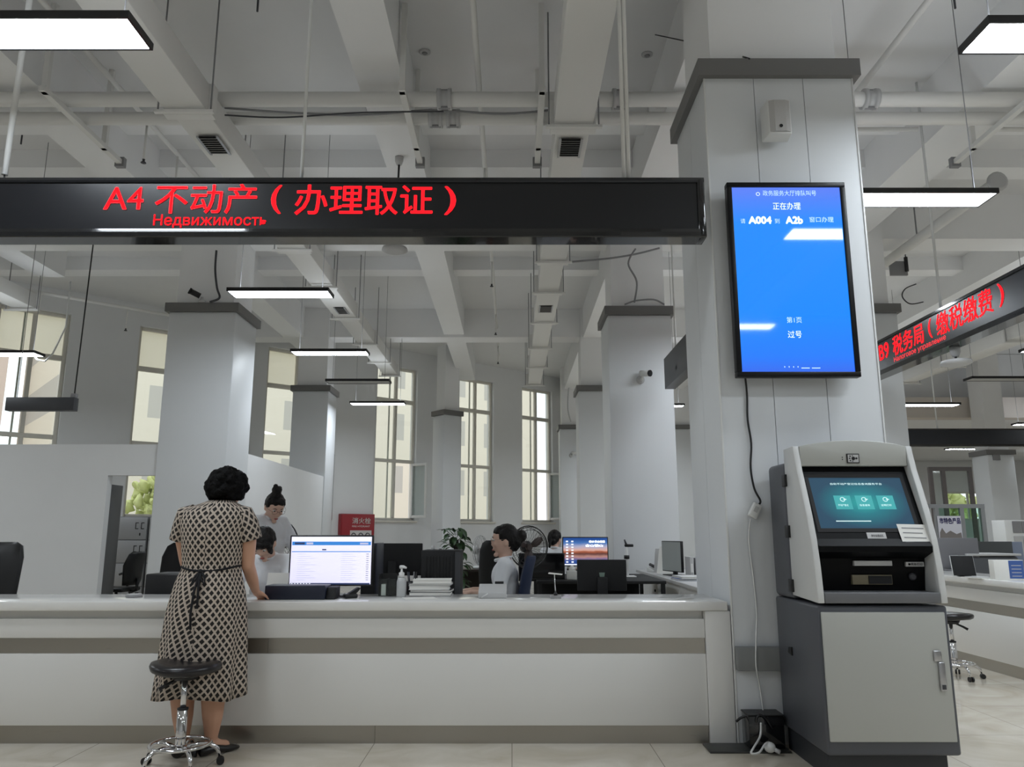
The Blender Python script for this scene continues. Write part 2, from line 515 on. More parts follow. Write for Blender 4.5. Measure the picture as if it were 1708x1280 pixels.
# far window (bright, seen above the glazed booth)
w = thing('window_10', None, None, ((fx0 + fx1) / 2, 33.5, 0), 0, kind='structure')
w['label'] = 'wide low window in the far wall above the glazed booth'
g = L(w); h = (fx1 - fx0) / 2
for a, b in ((-h, -h + 0.07), (h - 0.07, h), (-0.04, 0.04)): g.box(a, b, 0.08, 0.16, fz0, fz1, 0.008)
for a, b in ((fz0, fz0 + 0.07), (fz1 - 0.07, fz1)): g.box(-h, h, 0.085, 0.155, a, b, 0.008)
g.build('window_frame', WFRAME, w)
for a, b in ((-h + 0.07, -0.04), (0.04, h - 0.07)): L(w).box(a, b, 0.11, 0.12, fz0 + 0.07, fz1 - 0.07).build('glass_pane', GLASS, w)

# ------------------------------------------------------------------ columns
def column(x0, x1, y0, y1, label, panels=0, ztop=4.25, inset=0.07):
    c = thing('column', label, None, ((x0 + x1) / 2, (y0 + y1) / 2, 0), 0, kind='structure')
    if panels:
        g = MB(); g.box(x0 + 0.02, x1 - 0.02, y0 + 0.02, y1 - 0.02, 0, ztop)
        g.build('core', GREY, c)
        g = MB()
        n = panels; step = (x1 - x0) / n
        for k in range(n):
            a, b = x0 + k * step, x0 + (k + 1) * step
            g.box(a + (0.002 if k else 0), b - (0.002 if k < n - 1 else 0), y0, y0 + 0.02, 0, ztop)
        for k in range(2):
            a, b = y0 + 0.02 + k * (y1 - y0 - 0.02) / 2, y0 + 0.02 + (k + 1) * (y1 - y0 - 0.02) / 2
            g.box(x0, x0 + 0.02, a + (0.002 if k else 0), b - (0.0 if k else 0.002), 0, ztop)
            g.box(x1 - 0.02, x1, a + (0.002 if k else 0), b - (0.0 if k else 0.002), 0, ztop)
        g.box(x0 + 0.02, x1 - 0.02, y1 - 0.02, y1, 0, ztop)
        g.build('cladding_panel', PANEL, c)
        g = MB()
        for xx in (x0, x1): g.box(xx - 0.006, xx + 0.006, y0 - 0.006, y0 + 0.006, 0, ztop, 0.002)
        g.build('corner_trim', WHITEP, c)
    else:
        MB().box(x0, x1, y0, y1, 0, ztop, 0.012).build('shaft', PANEL, c)
    o = 0.045
    g = MB()
    g.box(x0 - o, x1 + o, y0 - o, y0 + 0.03, ztop, ztop + 0.125); g.box(x0 - o, x1 + o, y1 - 0.03, y1 + o, ztop, ztop + 0.125)
    g.box(x0 - o, x0 + 0.03, y0 + 0.03, y1 - 0.03, ztop, ztop + 0.125); g.box(x1 - 0.03, x1 + o, y0 + 0.03, y1 - 0.03, ztop, ztop + 0.125)
    g.box(x0 + 0.03, x1 - 0.03, y0 + 0.03, y1 - 0.03, ztop, ztop + 0.08)
    g.build('cap_band', CAPG, c)
    MB().box(x0 + inset, x1 - inset, y0 + inset, y1 - inset, ztop + 0.08, ZC).build('upper_shaft', BEAMP, c)
    return c
column(1.31, 2.32, 4.79, 5.65, 'big panelled white column carrying the blue queue screen', panels=3)
column(-4.81, -3.87, 10.46, 11.35, 'white column with grey cap beside the office partition')
column(1.36, 2.26, 10.62, 11.45, 'white column with grey cap and a camera, behind the dark board')
column(4.43, 5.42, 10.5, 11.4, 'column where the tax office sign ends')
column(-4.78, -4.0, 16.6, 17.4, 'white column in front of the slanting window wall', )
column(1.45, 2.3, 16.6, 17.4, 'white column partly hidden by the one with the camera')
column(1.42, 2.3, 22.85, 23.6, 'farthest white column of the middle row')
column(4.5, 5.4, 22.85, 23.7, 'far column glimpsed between two nearer ones')
column(12.3, 12.98, 20, 20.7, 'white column behind the far desks with a small notice', ztop=3.2)
# turned column near the slanting wall
def turned_column():
    c = thing('column', 'slim grey capped column between two tall windows', None, (-1.77, 19.97, 0), WRZ, kind='structure')
    L(c).box(0, 0.57, 0, 0.5, 0, 4.25, 0.01).build('shaft', PANEL, c)
    L(c).box(-0.04, 0.61, -0.04, 0.54, 4.25, 4.38).build('cap_band', CAPG, c)
    L(c).box(0.06, 0.51, 0.06, 0.44, 4.38, ZC).build('upper_shaft', BEAMP, c)
turned_column()
# broad pier against the slanting wall
p = wallpt(-4.22)
pier = MB(Matrix.Translation(p) @ Matrix.Rotation(WRZ, 4, 'Z')).box(-0.62, 0.62, -0.3, 0.0, 0, ZC, 0.01).build('column', WALL)
structure(pier, 'broad white pier against the window wall behind the red cabinet')

# ------------------------------------------------------------------ ceiling beams
def beam(x0, x1, y0, y1, z, label):
    structure(MB().box(x0, x1, y0, y1, z, ZC).build('ceiling_beam', BEAMP), label)
for y0, z in ((4.95, 5.45), (10.75, 5.45), (16.75, 5.5)):
    beam(max(-17.8, (y0 - 23.3) / 0.856 + 0.3), 25.8, y0, y0 + 0.5, z, 'deep white beam across the ceiling over a row of columns')
for x0, z, y1 in ((1.58, 5.47, 24.6), (4.62, 5.48, 32)):
    beam(x0, x0 + 0.55, -7.8, y1, z, 'deep white beam along the ceiling over a line of columns')
beam(-5.08, -4.62, -7.8, 18.9, 5.48, 'deep white beam along the ceiling over a line of columns')
for x0, y1 in ((-1.52, 22.0), (-8.2, 12.8), (8.2, 32), (11.5, 32)):
    beam(x0, x0 + 0.45, -7.8, y1, 5.56, 'secondary white beam along the ceiling')
for y0 in (8.2, 9.39, 2.0, -1.0, 13.4):
    beam(max(-17.8, (y0 - 23.3) / 0.856 + 0.3), 25.8, y0, y0 + 0.35, 5.9, 'shallow white cross beam under the slab')
# dropped ceiling at the far end of the hall
structure(MB().box(6.2, 25.9, 21.2, 33.4, 4.28, ZC - 0.01).build('ceiling_drop', WALL), 'dropped white ceiling over the far end of the hall')
structure(MB().box(6.2, 25.9, 20.75, 21.2, 4.28, 4.84).build('ceiling_bulkhead', mat('bulkhead_beige', (206, 198, 190), 0.8)), 'beige bulkhead along the edge of the dropped ceiling')

# ------------------------------------------------------------------ office partitions
g = MB()
g.box(-16.5, -5.46, 10.5, 10.62, 0, 2.39); g.box(-5.46, -4.82, 10.5, 10.62, 1.97, 2.39)
structure(g.build('partition_front', WALL), 'low white office partition with a doorway')
structure(MB().box(-4.12, -4.02, 11.36, 16.58, 0, 2.39).build('partition_side', WALL), 'white office partition running back from the column')

# ------------------------------------------------------------------ outside the windows
structure(MB().box(-70, 80, 34.6, 110, -0.5, -0.3).build('ground_outside', mat('outside_paving', (196, 192, 182), 0.9)))
structure(MB(Matrix.Translation(wallpt(0)) @ Matrix.Rotation(WRZ, 4, 'Z')).box(-60, 6.0, 0.6, 40, -0.5, -0.3).build('ground_yard', mat('outside_paving', (196, 192, 182), 0.9)))
def facade(name, wall, win, bw, bh, ms):
    m = mat(name, wall, 0.9)
    nt = m.node_tree; b = nt.nodes['Principled BSDF']
    uv = nt.nodes.new('ShaderNodeTexCoord'); br = nt.nodes.new('ShaderNodeTexBrick'); br.offset = 0
    mp = nt.nodes.new('ShaderNodeMapping'); mp.inputs['Rotation'].default_value = (pi / 2, 0, 0)
    nt.links.new(uv.outputs['Object'], mp.inputs['Vector']); nt.links.new(mp.outputs['Vector'], br.inputs['Vector'])
    br.inputs['Scale'].default_value = 1; br.inputs['Brick Width'].default_value = bw; br.inputs['Row Height'].default_value = bh
    br.inputs['Mortar Size'].default_value = ms; br.inputs['Mortar Smooth'].default_value = 0.02
    br.inputs['Color1'].default_value = srgb(*win); br.inputs['Color2'].default_value = srgb(*win); br.inputs['Mortar'].default_value = srgb(*wall)
    nt.links.new(br.outputs['Color'], b.inputs['Base Color'])
    return m
FA = facade('facade_beige', (232, 224, 208), (196, 192, 184), 2.2, 3.0, 0.75)
FB = facade('facade_pink', (234, 214, 204), (208, 198, 190), 1.6, 3.0, 0.55)
FC = facade('facade_cream', (232, 228, 214), (198, 196, 188), 2.0, 2.9, 0.7)
def building(x, out, w, d, h, m, label):
    p = wallpt(x) + WN * out
    t = thing('apartment_building', label, 'building', (p.x, p.y, -0.3), WRZ, 'buildings beyond the windows')
    L(t).box(-w / 2, w / 2, 0, d, 0, h).build('facade', m, t)
    L(t).box(-w / 2 - 0.3, w / 2 + 0.3, -0.3, d + 0.3, h, h + 0.5).build('roof', LGREY, t)
building(-27, 25, 15, 9, 19, FC, 'cream apartment block outside, seen through the windows by the office')
building(-13.5, 27, 16, 9, 22, FB, 'pink apartment block outside, seen through the window behind the first office column')
building(4.0, 20, 28, 9, 20, FA, 'beige apartment block outside, seen through the three tall middle windows')
building(22, 16, 9, 8, 21, FB, 'pinkish apartment block outside, beyond the last tall window')
def tree(x, out, h, label):
    p = wallpt(x) + WN * out
    t = thing('tree', label, 'tree', (p.x, p.y, -0.3), random.random() * 6, 'trees outside the windows')
    L(t).tube([(0, 0, 0), (0.05, 0.02, h * 0.3), (0, 0.05, h * 0.6)], [0.14, 0.1, 0.05]).build('trunk', WOODD, t)
    g = MB(ROOTM[t.name].copy())
    rr = random.Random(int(x * 10))
    for k in range(210):
        a, r, z = rr.random() * 6.28, rr.random() ** 0.6 * h * 0.3, h * (0.35 + 0.6 * rr.random())
        g.ball((r * cos(a), r * sin(a), z), h * (0.022 + 0.03 * rr.random()), 7)
    for v in g.bm.verts: v.co += noise.noise_vector(v.co * 2.3) * 0.16 + noise.noise_vector(v.co * 9.0) * 0.09
    g.build('crown', mat('fresh_leaf', (212, 218, 150), 0.7, vary=0.3, vscale=5), t)
for x, o, h, l in ((-9.4, 6, 3.6, 'yellow green tree outside the office window'), (-7.9, 9.5, 3.9, 'yellow green tree seen over the grey file cabinets'),
                   (-6.2, 5.5, 3.2, 'bright tree outside, low behind the window between two columns'),
                   (-4.6, 6, 3.4, 'pale green tree outside the window with the open sash'), (-2.2, 6.5, 3.0, 'small green tree outside the middle window')):
    tree(x, o, h, l)
p = thing('tree', 'yellow green tree outside the far low window', 'tree', (20, 38, -0.3), 0, 'trees outside the windows')
L(p).tube([(0, 0, 0), (0, 0, 2.5)], [0.14, 0.08]).build('trunk', WOODD, p)
g = L(p)
for k in range(160): g.ball((random.uniform(-2.2, 2.2), random.uniform(-0.8, 0.8), random.uniform(1.6, 4.4)), random.uniform(0.15, 0.35), 7)
for v in g.bm.verts: v.co += noise.noise_vector(v.co * 2.3) * 0.16 + noise.noise_vector(v.co * 9.0) * 0.09
g.build('crown', MATS['fresh_leaf'], p)
# ------------------------------------------------------------------ lamps
DZ = 4.98                                        # underside of the air ducts
OVER = [(-3.25, -2.7, 4.8, 19, DZ), (0.3, 0.85, 4.8, 20, DZ), (-8.6, -8.05, 4.8, 12.5, DZ), (9.8, 10.5, 6, 19.6, DZ), (1.58, 2.13, -8, 32, 5.47), (4.62, 5.17, -8, 32, 5.48), (-5.08, -4.62, -8, 15, 5.48),
        (-18, 26, 4.95, 5.45, 5.45), (-18, 26, 10.75, 11.25, 5.45), (-18, 26, 16.75, 17.25, 5.5), (-1.52, -1.07, -8, 22, 5.56), (-8.2, -7.75, -8, 12.8, 5.56), (8.2, 8.65, -8, 32, 5.56), (11.5, 11.95, -8, 32, 5.56),
        (6.2, 26, 20.75, 34, 4.28)] + [(-18, 26, y, y + 0.35, 5.9) for y in (8.2, 9.39, 2.0, -1.0, 13.4)]
def above(x, y):
    return min([ZC] + [z for a, b, c, d, z in OVER if a <= x <= b and c <= y <= d])
LAMP_N = [0]
def lamp(x0, y0, label, z=4.0, ln=1.2, w=0.3, on=True, group='hanging strip lamps', visible=True):
    t = thing('pendant_lamp', label, 'lamp', (x0 + ln / 2, y0 + w / 2, z), 0, group)
    h, d = ln / 2, w / 2
    g = L(t)
    g.box(-h, h, -d, -d + 0.014, 0, 0.045); g.box(-h, h, d - 0.014, d, 0, 0.045)
    g.box(-h, -h + 0.014, -d + 0.014, d - 0.014, 0, 0.045); g.box(h - 0.014, h, -d + 0.014, d - 0.014, 0, 0.045)
    g.box(-h + 0.014, h - 0.014, -d + 0.014, d - 0.014, 0.03, 0.044)
    g.build('housing', BLACK, t)
    q = L(t)
    q.quad((-h + 0.014, d - 0.014, 0.006), (h - 0.014, d - 0.014, 0.006), (h - 0.014, -d + 0.014, 0.006), (-h + 0.014, -d + 0.014, 0.006))
    q.build('diffuser', LED if on else LEDOFF, t)
    if on:  # added glowing sheet on the housing top, unseen from below, lifts the ceiling
        q = L(t); q.quad((-h + 0.02, -d + 0.02, 0.0445), (h - 0.02, -d + 0.02, 0.0445), (h - 0.02, d - 0.02, 0.0445), (-h + 0.02, d - 0.02, 0.0445))
        q.build('added_glow_top', UPFILL, t)
    for sx in (-1, 1):
        top = above(x0 + h + sx * h * 0.82, y0 + d) + 0.003
        L(t).tube([(sx * h * 0.82, 0, 0.04), (sx * h * 0.82, 0, top - z)], 0.004, 5).build('suspension_wire', GREY, t)
        L(t).lathe([(0.012, 0.044), (0.012, 0.06), (0.006, 0.075)], (sx * h * 0.82, 0, 0), 8).build('wire_clip', BLACK, t)
    return t
lamp(-3.32, 3.81, 'big lit strip lamp cut by the photo edge, above the sign')
lamp(2.66, 3.85, 'lit strip lamp high above the kiosk, cut by the photo edge')
lamp(2.88, 6.05, 'lit strip lamp hanging just behind the queue screen column')
lamp(-3.36, 8.72, 'lit strip lamp beside the cap of the office column')
lamp(-3.48, 11.8, 'second lit strip lamp back from the office column')
lamp(-3.5, 14.2, 'unlit strip lamp hanging between two lit ones', on=False)
lamp(-3.56, 16.7, 'small lit strip lamp farthest back before the tall windows')
lamp(-8.75, 11.9, 'lit strip lamp in front of the office window with a dangling white cord')
lamp(2.65, 17.0, 'lit strip lamp glimpsed in the gap between columns')
lamp(7.75, 15.2, 'lit strip lamp below the tax office sign', z=3.72)
lamp(8.62, 14.2, 'unlit black strip lamp by the right photo edge', on=False, z=4.05)
lamp(14.6, 25.8, 'lit strip lamp under the far black fascia', z=3.97, ln=1.4)
lamp(19.6, 28.6, 'far lit strip lamp beside the white far column', z=3.9, ln=1.4)
for x0, y0 in ((2.62, 2.22), (2.42, -1.15), (-3.3, 0.6), (-3.3, -3.6), (2.6, -5.0), (-9.0, 3.6), (-9.0, 7.6), (-9.0, -0.8), (8.0, 3.9), (8.0, 8.0), (8.0, -0.6), (8.0, 11.6),
               (-14.2, 3.6), (-14.2, 0.2), (13.2, 4.0), (13.2, 9.0), (13.2, 14.0), (18.6, 8.0), (18.6, 15.0), (13.2, 20.0), (8.0, 19.3), (2.7, 13.0), (2.7, 9.2), (2.7, 20.3), (18.6, 0.0), (8.6, 25.0), (13.2, -1.0)):
    lamp(x0, y0, 'lit strip lamp of the hall outside the picture', group='strip lamps outside the picture')
cd = thing('lamp_cord', 'white cord dangling from the lamp before the office window', 'cord', (-7.6, 12, 3.95))
pts = [at(52, 588, 12.1), at(62, 600, 12.1), at(75, 603, 12.1), at(88, 590, 12.1), at(98, 570, 12.2), at(110, 545, 12.2), at(118, 470, 12.2)]
MB().tube(pts, 0.013, 6).build('flex', WHITEP, cd)

# ------------------------------------------------------------------ air ducts
def duct(x0, x1, y0, ends, vents, label, z=DZ):
    k_ = (z - EYE) / 4.0; x0 *= k_; x1 *= k_; y0 = max(y0, 4.9); ends = [e * k_ for e in ends if e * k_ > y0 + 0.3]; vents = [tuple(q * k_ for q in v) for v in vents]
    t = thing('air_duct', label, 'duct', ((x0 + x1) / 2, y0, z), 0, 'white ceiling air ducts')
    cur = y0
    for i, e in enumerate(ends):
        s = 0.0 if i % 2 == 0 else 0.02
        MB().box(x0 + s, x1 - s, cur + 0.05, e - 0.05, z + (0.02 if i % 2 else 0), z + 0.27, 0.006).build('duct_section', DUCTW, t)
        MB().box(x0 - 0.035, x1 + 0.035, e - 0.05, e + 0.05 if i < len(ends) - 1 else e, z - 0.02, z + 0.29, 0.004).build('flange', DUCTW, t)
        cur = e
        for xx in (x0 - 0.05, x1 + 0.05):
            MB().tube([(xx, e - 0.12, z - 0.04), (xx, e - 0.12, min(above(xx, e - 0.12) if above(xx, e - 0.12) > z + 0.01 else ZC, ZC) + 0.003)], 0.008, 5).build('hanger_rod', GREY, t)
        MB().box(x0 - 0.08, x1 + 0.08, e - 0.14, e - 0.1, z - 0.045, z - 0.02).build('hanger_bar', DUCTW, t)
    for (a, b, c, d) in vents:
        v = MB().box(a, b, c, d, z - 0.008, z + 0.001).build('vent_grille', mat('vent_dark', (52, 52, 52), 0.6), t)
        g = MB(); n = 8
        for k in range(n):
            yy = c + (k + 0.5) * (d - c) / n
            g.prism([(yy - 0.012, z - 0.024), (yy + 0.008, z - 0.01), (yy + 0.012, z - 0.012), (yy - 0.008, z - 0.026)], 'x', a + 0.01, b - 0.01)
        g.box(a - 0.012, a + 0.01, c - 0.012, d + 0.012, z - 0.02, z - 0.004); g.box(b - 0.01, b + 0.012, c - 0.012, d + 0.012, z - 0.02, z - 0.004)
        g.build('louvre', ALU, v)
duct(0.42, 0.81, 1.5, [3.4, 5.25, 7.18, 9.3, 11.1, 12.6, 14.5, 16.6, 18.6, 20.9], [(0.5, 0.72, 7.35, 7.72), (0.5, 0.72, 13.3, 13.7)], 'straight white air duct running back beside the main column')
duct(-3.34, -2.94, 1.5, [3.9, 6.9, 9.2, 10.6, 12.3, 14.2, 16.2, 18.0, 19.6], [(-3.22, -3.02, 7.3, 7.66), (-3.2, -3.02, 13.4, 13.8)], 'straight white air duct above the lit strip lamps')
duct(-9.1, -8.65, 1.5, [4.0, 7.0, 9.6, 11.9, 13.6], [], 'white air duct at the dark upper corner by the office')
duct(10.5, 10.95, 6.0, [8.5, 11, 13.5, 16, 18.5, 20.6], [], 'white air duct beyond the tax office sign')

# ------------------------------------------------------------------ pipes
def pipe_run(name, pts, r, label, group, collars=(), drops=(), ax='x'):
    t = thing(name, label, 'pipe', pts[0], 0, group)
    MB().tube(pts, r, 14).build('pipe', PIPEW, t)
    for c in collars:
        y, z = pts[0][1], pts[0][2]
        g = MB(); g.lathe([(r, -0.07), (r + 0.03, -0.07), (r + 0.03, -0.035), (r + 0.012, -0.03), (r + 0.012, 0.03), (r + 0.03, 0.035), (r + 0.03, 0.07), (r, 0.07)], (c, y, z), 18, ax='x')
        k = g.build('coupling', LGREY, t)
        g = MB()
        for s in (-1, 1): g.box(c - 0.06, c + 0.06, y - 0.018, y + 0.018, z + s * (r + 0.015) - 0.014, z + s * (r + 0.015) + 0.014, 0.004)
        g.build('coupling_bolt', GREY, k)
    for (x, y, z0, z1) in drops:
        d = MB().tube([(x, y, z0), (x, y, z1)], 0.013, 8).build('sprinkler_drop', PIPEW, t)
        MB().lathe([(0.008, z1 - 0.05), (0.03, z1 - 0.045), (0.03, z1 - 0.04), (0.012, z1 - 0.02), (0.016, z1)], (x, y, 0), 10).build('sprinkler_head', DARKG, d)
    return t
pipe_run('water_main', [(-17.5, 6.9, 5.37), (20, 6.9, 5.37)], 0.072, 'fat white pipe across the ceiling, upper of the two', 'fat white pipes across the ceiling', [-0.66, 1.05, 3.5, -5.2])
pipe_run('water_main', [(-17.5, 7.24, 5.36), (20, 7.24, 5.36)], 0.066, 'fat white pipe across the ceiling, lower of the two', 'fat white pipes across the ceiling', [-0.78, -0.6, 3.4])
SPK = 'thin white sprinkler pipes under the slab'
pipe_run('sprinkler_pipe', [(-0.34, 1, 5.72), (-0.34, 19.5, 5.72)], 0.03, 'thin white sprinkler pipe between the duct and the middle beam', SPK, drops=[(-0.34, y, 5.72, 5.3) for y in (9.0, 12.4, 15.6, 18.4)])
pipe_run('sprinkler_pipe', [(-4.06, 1, 5.72), (-4.06, 10.3, 5.72)], 0.028, 'thin white sprinkler pipe slanting past the top corner lamp', SPK, drops=[(-4.06, y, 5.72, 5.25) for y in (7.9, 8.7)])
pipe_run('sprinkler_pipe', [(3.6, 1, 5.72), (3.6, 8.1, 5.72)], 0.032, 'thin white sprinkler pipe above the kiosk', SPK)
pipe_run('sprinkler_pipe', [(3.6, 8.1, 5.72), (8.1, 8.1, 5.72)], 0.026, 'thin white branch pipe crossing above the tax office sign', SPK, drops=[(5.9, 8.1, 5.72, 5.3)])
pipe_run('sprinkler_pipe', [(-9.9, 11.6, 5.35), (-5.9, 15.1, 5.35)], 0.03, 'thin white sprinkler pipe along the window wall by the office', SPK, drops=[(-9.3, 12.12, 5.35, 4.95), (-7.2, 13.96, 5.35, 4.95)])
pipe_run('cable_conduit', [(5.76, 8.6, 5.3), (5.76, 12.5, 5.3)], 0.07, 'white conduit running back over the tax office sign', 'white conduits', [])
for yy in (9.0, 10.4): MB().tube([(5.76, yy, 5.36), (5.76, yy, above(5.76, yy) + 0.003)], 0.01, 6).build('hanger_rod', GREY, bpy.data.objects['cable_conduit'])
MB().lathe([(0.12, 0), (0.12, 0.03), (0.09, 0.05)], (5.76, 8.57, 5.3), 16, ax='y').build('conduit_flange', LGREY, bpy.data.objects['cable_conduit'])
t = thing('hanging_sign', 'small grey board hung from the ceiling left of the tax office sign', 'sign', (at(1500, 445, 11.9).x, 11.9, at(1500, 460, 11.9).z))
L(t).box(-0.16, 0.12, -0.02, 0.02, 0, 0.24, 0.004).build('board', GREY, t)
L(t).tube([(0.1, -0.03, 0.06), (0.1, -0.03, 0.3)], 0.03, 8).build('bracket', BLACK, t)
L(t).tube([(0.1, -0.03, 0.3), (0.1, -0.03, above(at(1500, 445, 11.9).x + 0.1, 11.87) - at(1500, 460, 11.9).z)], 0.008, 6).build('hanging_wire', DARKG, t)
for x, lab in ((-4.35, 'steel pipe bracket above the first letters of the sign'), (-1.02, 'steel pipe bracket at the end of the middle beam'), (4.92, 'steel pipe bracket right of the main column'), (0.28, 'steel pipe bracket beside the vented duct')):
    t = thing('pipe_bracket', lab, 'bracket', (x, 6.6, 5.2), 0, 'pipe brackets under the ceiling')
    for yy in (6.55, 7.62): MB().box(x - 0.025, x + 0.025, yy - 0.025, yy + 0.025, 5.22, above(x, yy) - 0.001).build('post', PIPEW, t)
    MB().box(x - 0.03, x + 0.03, 6.5, 8.0, 5.22, 5.27).build('channel', PIPEW, t)
    MB().box(x - 0.05, x + 0.05, 7.94, 8.0, 5.19, 5.3).build('end_plate', GREY, t)

# ceiling cables
def cable(name, pts, r, m, label, cat='cable', group=None, n=6):
    # smooth through the points
    P = [Vector(p) for p in pts]; out = []
    for i in range(len(P) - 1):
        p0, p1, p2, p3 = P[max(i - 1, 0)], P[i], P[i + 1], P[min(i + 2, len(P) - 1)]
        for k in range(6):
            t = k / 6
            out.append(0.5 * ((2 * p1) + (p2 - p0) * t + (2 * p0 - 5 * p1 + 4 * p2 - p3) * t * t + (3 * p1 - p0 - 3 * p2 + p3) * t ** 3))
    out.append(P[-1])
    return tag(MB().tube(out, r, n).build(name, m), label, cat, group)
GC = 'loose cables under the ceiling'
cable('ceiling_cable', [at(375, 180, 7.08), at(480, 188, 7.08), at(600, 192, 7.08), at(720, 184, 7.08), at(840, 190, 7.08), at(930, 182, 7.08)], 0.011, GREY, 'grey cable lying along the fat ceiling pipes', group=GC)
cable('ceiling_cable', [at(375, 192, 6.76), at(470, 196, 6.76), at(600, 188, 6.76), at(740, 186, 6.76)], 0.008, DARKG, 'thin dark cable sagging beside the fat ceiling pipes', group=GC)
cable('ceiling_cable', [at(1093, 58, 6.9), at(1140, 68, 6.2), at(1190, 80, 5.5), at(1250, 98, 4.74)], 0.006, BLACKM, 'dark cable slanting down to the cap of the main column', group=GC)
cable('ceiling_cable', [at(1060, 415, 10.55), at(1048, 440, 10.55), at(1062, 470, 10.5), at(1058, 505, 10.56)], 0.014, GREY, 'wavy grey cable dropping onto the cap of the camera column', group=GC)
cable('ceiling_cable', [at(940, 438, 10.6), at(1010, 432, 10.6), at(1060, 424, 10.6), at(1100, 414, 10.6)], 0.014, GREY, 'grey cable bundle along the beam above the camera column', group=GC)
cable('ceiling_cable', [at(1042, 508, 10.6), at(1060, 502, 10.55), at(1090, 500, 10.55), at(1108, 508, 10.6)], 0.012, GREY, 'loop of grey cable lying on the camera column cap', group=GC)
cable('ceiling_cable', [at(361, 418, 10.4), at(359, 450, 10.4), at(362, 480, 10.4), at(366, 497, 10.4), at(350, 504, 10.4)], 0.015, DARKG, 'dark cable dropping onto the office column cap', group=GC)
cable('ceiling_cable', [at(960, 634, 22.7), at(950, 640, 22.7), at(947, 680, 22.7), at(952, 704, 22.7)], 0.02, LGREY, 'pale curved conduit above the farthest column', group=GC)
for px_, py_, Y_, lb in ((1518, 480, 9.6, 'loop of thin cable left of the tax office sign rod'),):
    cable('ceiling_cable', [at(1528, 474, Y_), at(1510, 482, Y_), at(1505, 495, Y_), at(1518, 507, Y_), at(1540, 504, Y_)], 0.008, DARKG, lb, group=GC)

# antenna discs on black rods
def antenna(ptop, pdisc, label):
    t = thing('ceiling_antenna', label, 'antenna', ptop, 0, 'black rods with white discs')
    MB().lathe([(0.05, 0.05), (0.05, 0.0), (0.03, -0.05)], ptop, 12).build('base_cup', LGREY, t)
    MB().tube([Vector(ptop) + Vector((0, 0, -0.04)), Vector(pdisc) + Vector((0, 0, 0.02))], 0.012, 8).build('rod', BLACK, t)
    MB().lathe([(0.02, 0.05), (0.14, 0.03), (0.15, 0.0), (0.1, -0.02)], pdisc, 20).build('disc', LGREY, t)
a = at(666, 262, 8.45); antenna(Vector((a.x, a.y, 5.51)), Vector((a.x - 0.02, a.y, at(658, 418, 8.45).z)), 'white disc on a black rod hanging behind the A4 sign')
a = Vector((4.53, 7.7, 3.02)); antenna(a, Vector((4.53, 7.7, at(1583, 607, 7.7).z)), 'white disc on a black rod under the tax office sign')
# sprinkler heads / detectors dotted on the slab
for k, (px_, py_) in enumerate(((708, 108), (1080, 112), (430, 8), (1592, 3), (240, 196), (36, 232), (1517, 283))):
    z = 6.0; p = atz(px_, py_, z)
    lab = ['round detector on the slab near the middle beam', 'small detector on the slab left of the main column', 'thin sprinkler hanging at the top edge left of the sign rod',
           'thin sprinkler hanging near the top corner lamp', 'dark sprinkler tip by the slanting thin pipe', 'dark sprinkler tip over the left end of the sign', 'dark sprinkler tip beside the lamp behind the column'][k]
    t = thing('ceiling_detector', lab, 'detector', (p.x, p.y, ZC), 0, 'small detectors and sprinklers on the slab')
    L(t).lathe([(0.06, 0.0), (0.06, -0.008), (0.045, -0.018)], (0, 0, 0), 18).build('base', LGREY, t)
    if k >= 2: L(t).tube([(0, 0, -0.015), (0, 0, -0.22)], 0.01, 6).build('stem', DARKG, t)
    else: L(t).lathe([(0.03, -0.018), (0.022, -0.026)], (0, 0, 0), 12).build('sensor', GREY, t)
# ------------------------------------------------------------------ front service counter
def counter_main():
    t = thing('service_counter', 'long white service counter with steel bands, beside the panelled column', 'counter', (-2.8, 5.05, 0))
    x0, x1 = -7.0, 1.148
    MB().box(x0, 1.285, 4.775, 5.35, 0.746, 0.8, 0.006).build('countertop', CTOP, t)
    MB().box(x0, x1, 4.85, 5.2, 0.005, 0.745).build('carcass', CWHITE, t)
    MB().box(x0, x1, 4.80, 4.845, 0.588, 0.698, 0.003).build('upper_panel', CWHITE, t)
    MB().box(x0, x1, 4.80, 4.845, 0.1, 0.500, 0.003).build('lower_panel', CWHITE, t)
    for a, b in ((x0, -3.9), (-3.898, -1.45), (-1.448, 1.146)):
        MB().box(a, b, 4.807, 4.845, 0.501, 0.587).build('steel_band', STEEL, t)
    for a, b in ((x0, -3.2), (-3.198, -0.8), (-0.798, 1.146)):
        MB().box(a, b, 4.812, 4.845, 0.0, 0.099).build('kick_plate', STEEL, t)
    MB().box(1.15, 1.3, 4.785, 5.3, 0.0, 0.745, 0.004).build('end_panel', CWHITE, t)
    MB().box(x0, 1.25, 5.36, 5.85, 0.66, 0.695, 0.004).build('staff_ledge', LGREY, t)
    for x in (-6, -3.6, -1.3, 1.0): MB().box(x - 0.02, x + 0.02, 5.21, 5.8, 0.0, 0.66).build('ledge_bracket', GREY, t)
    return t
counter_main()

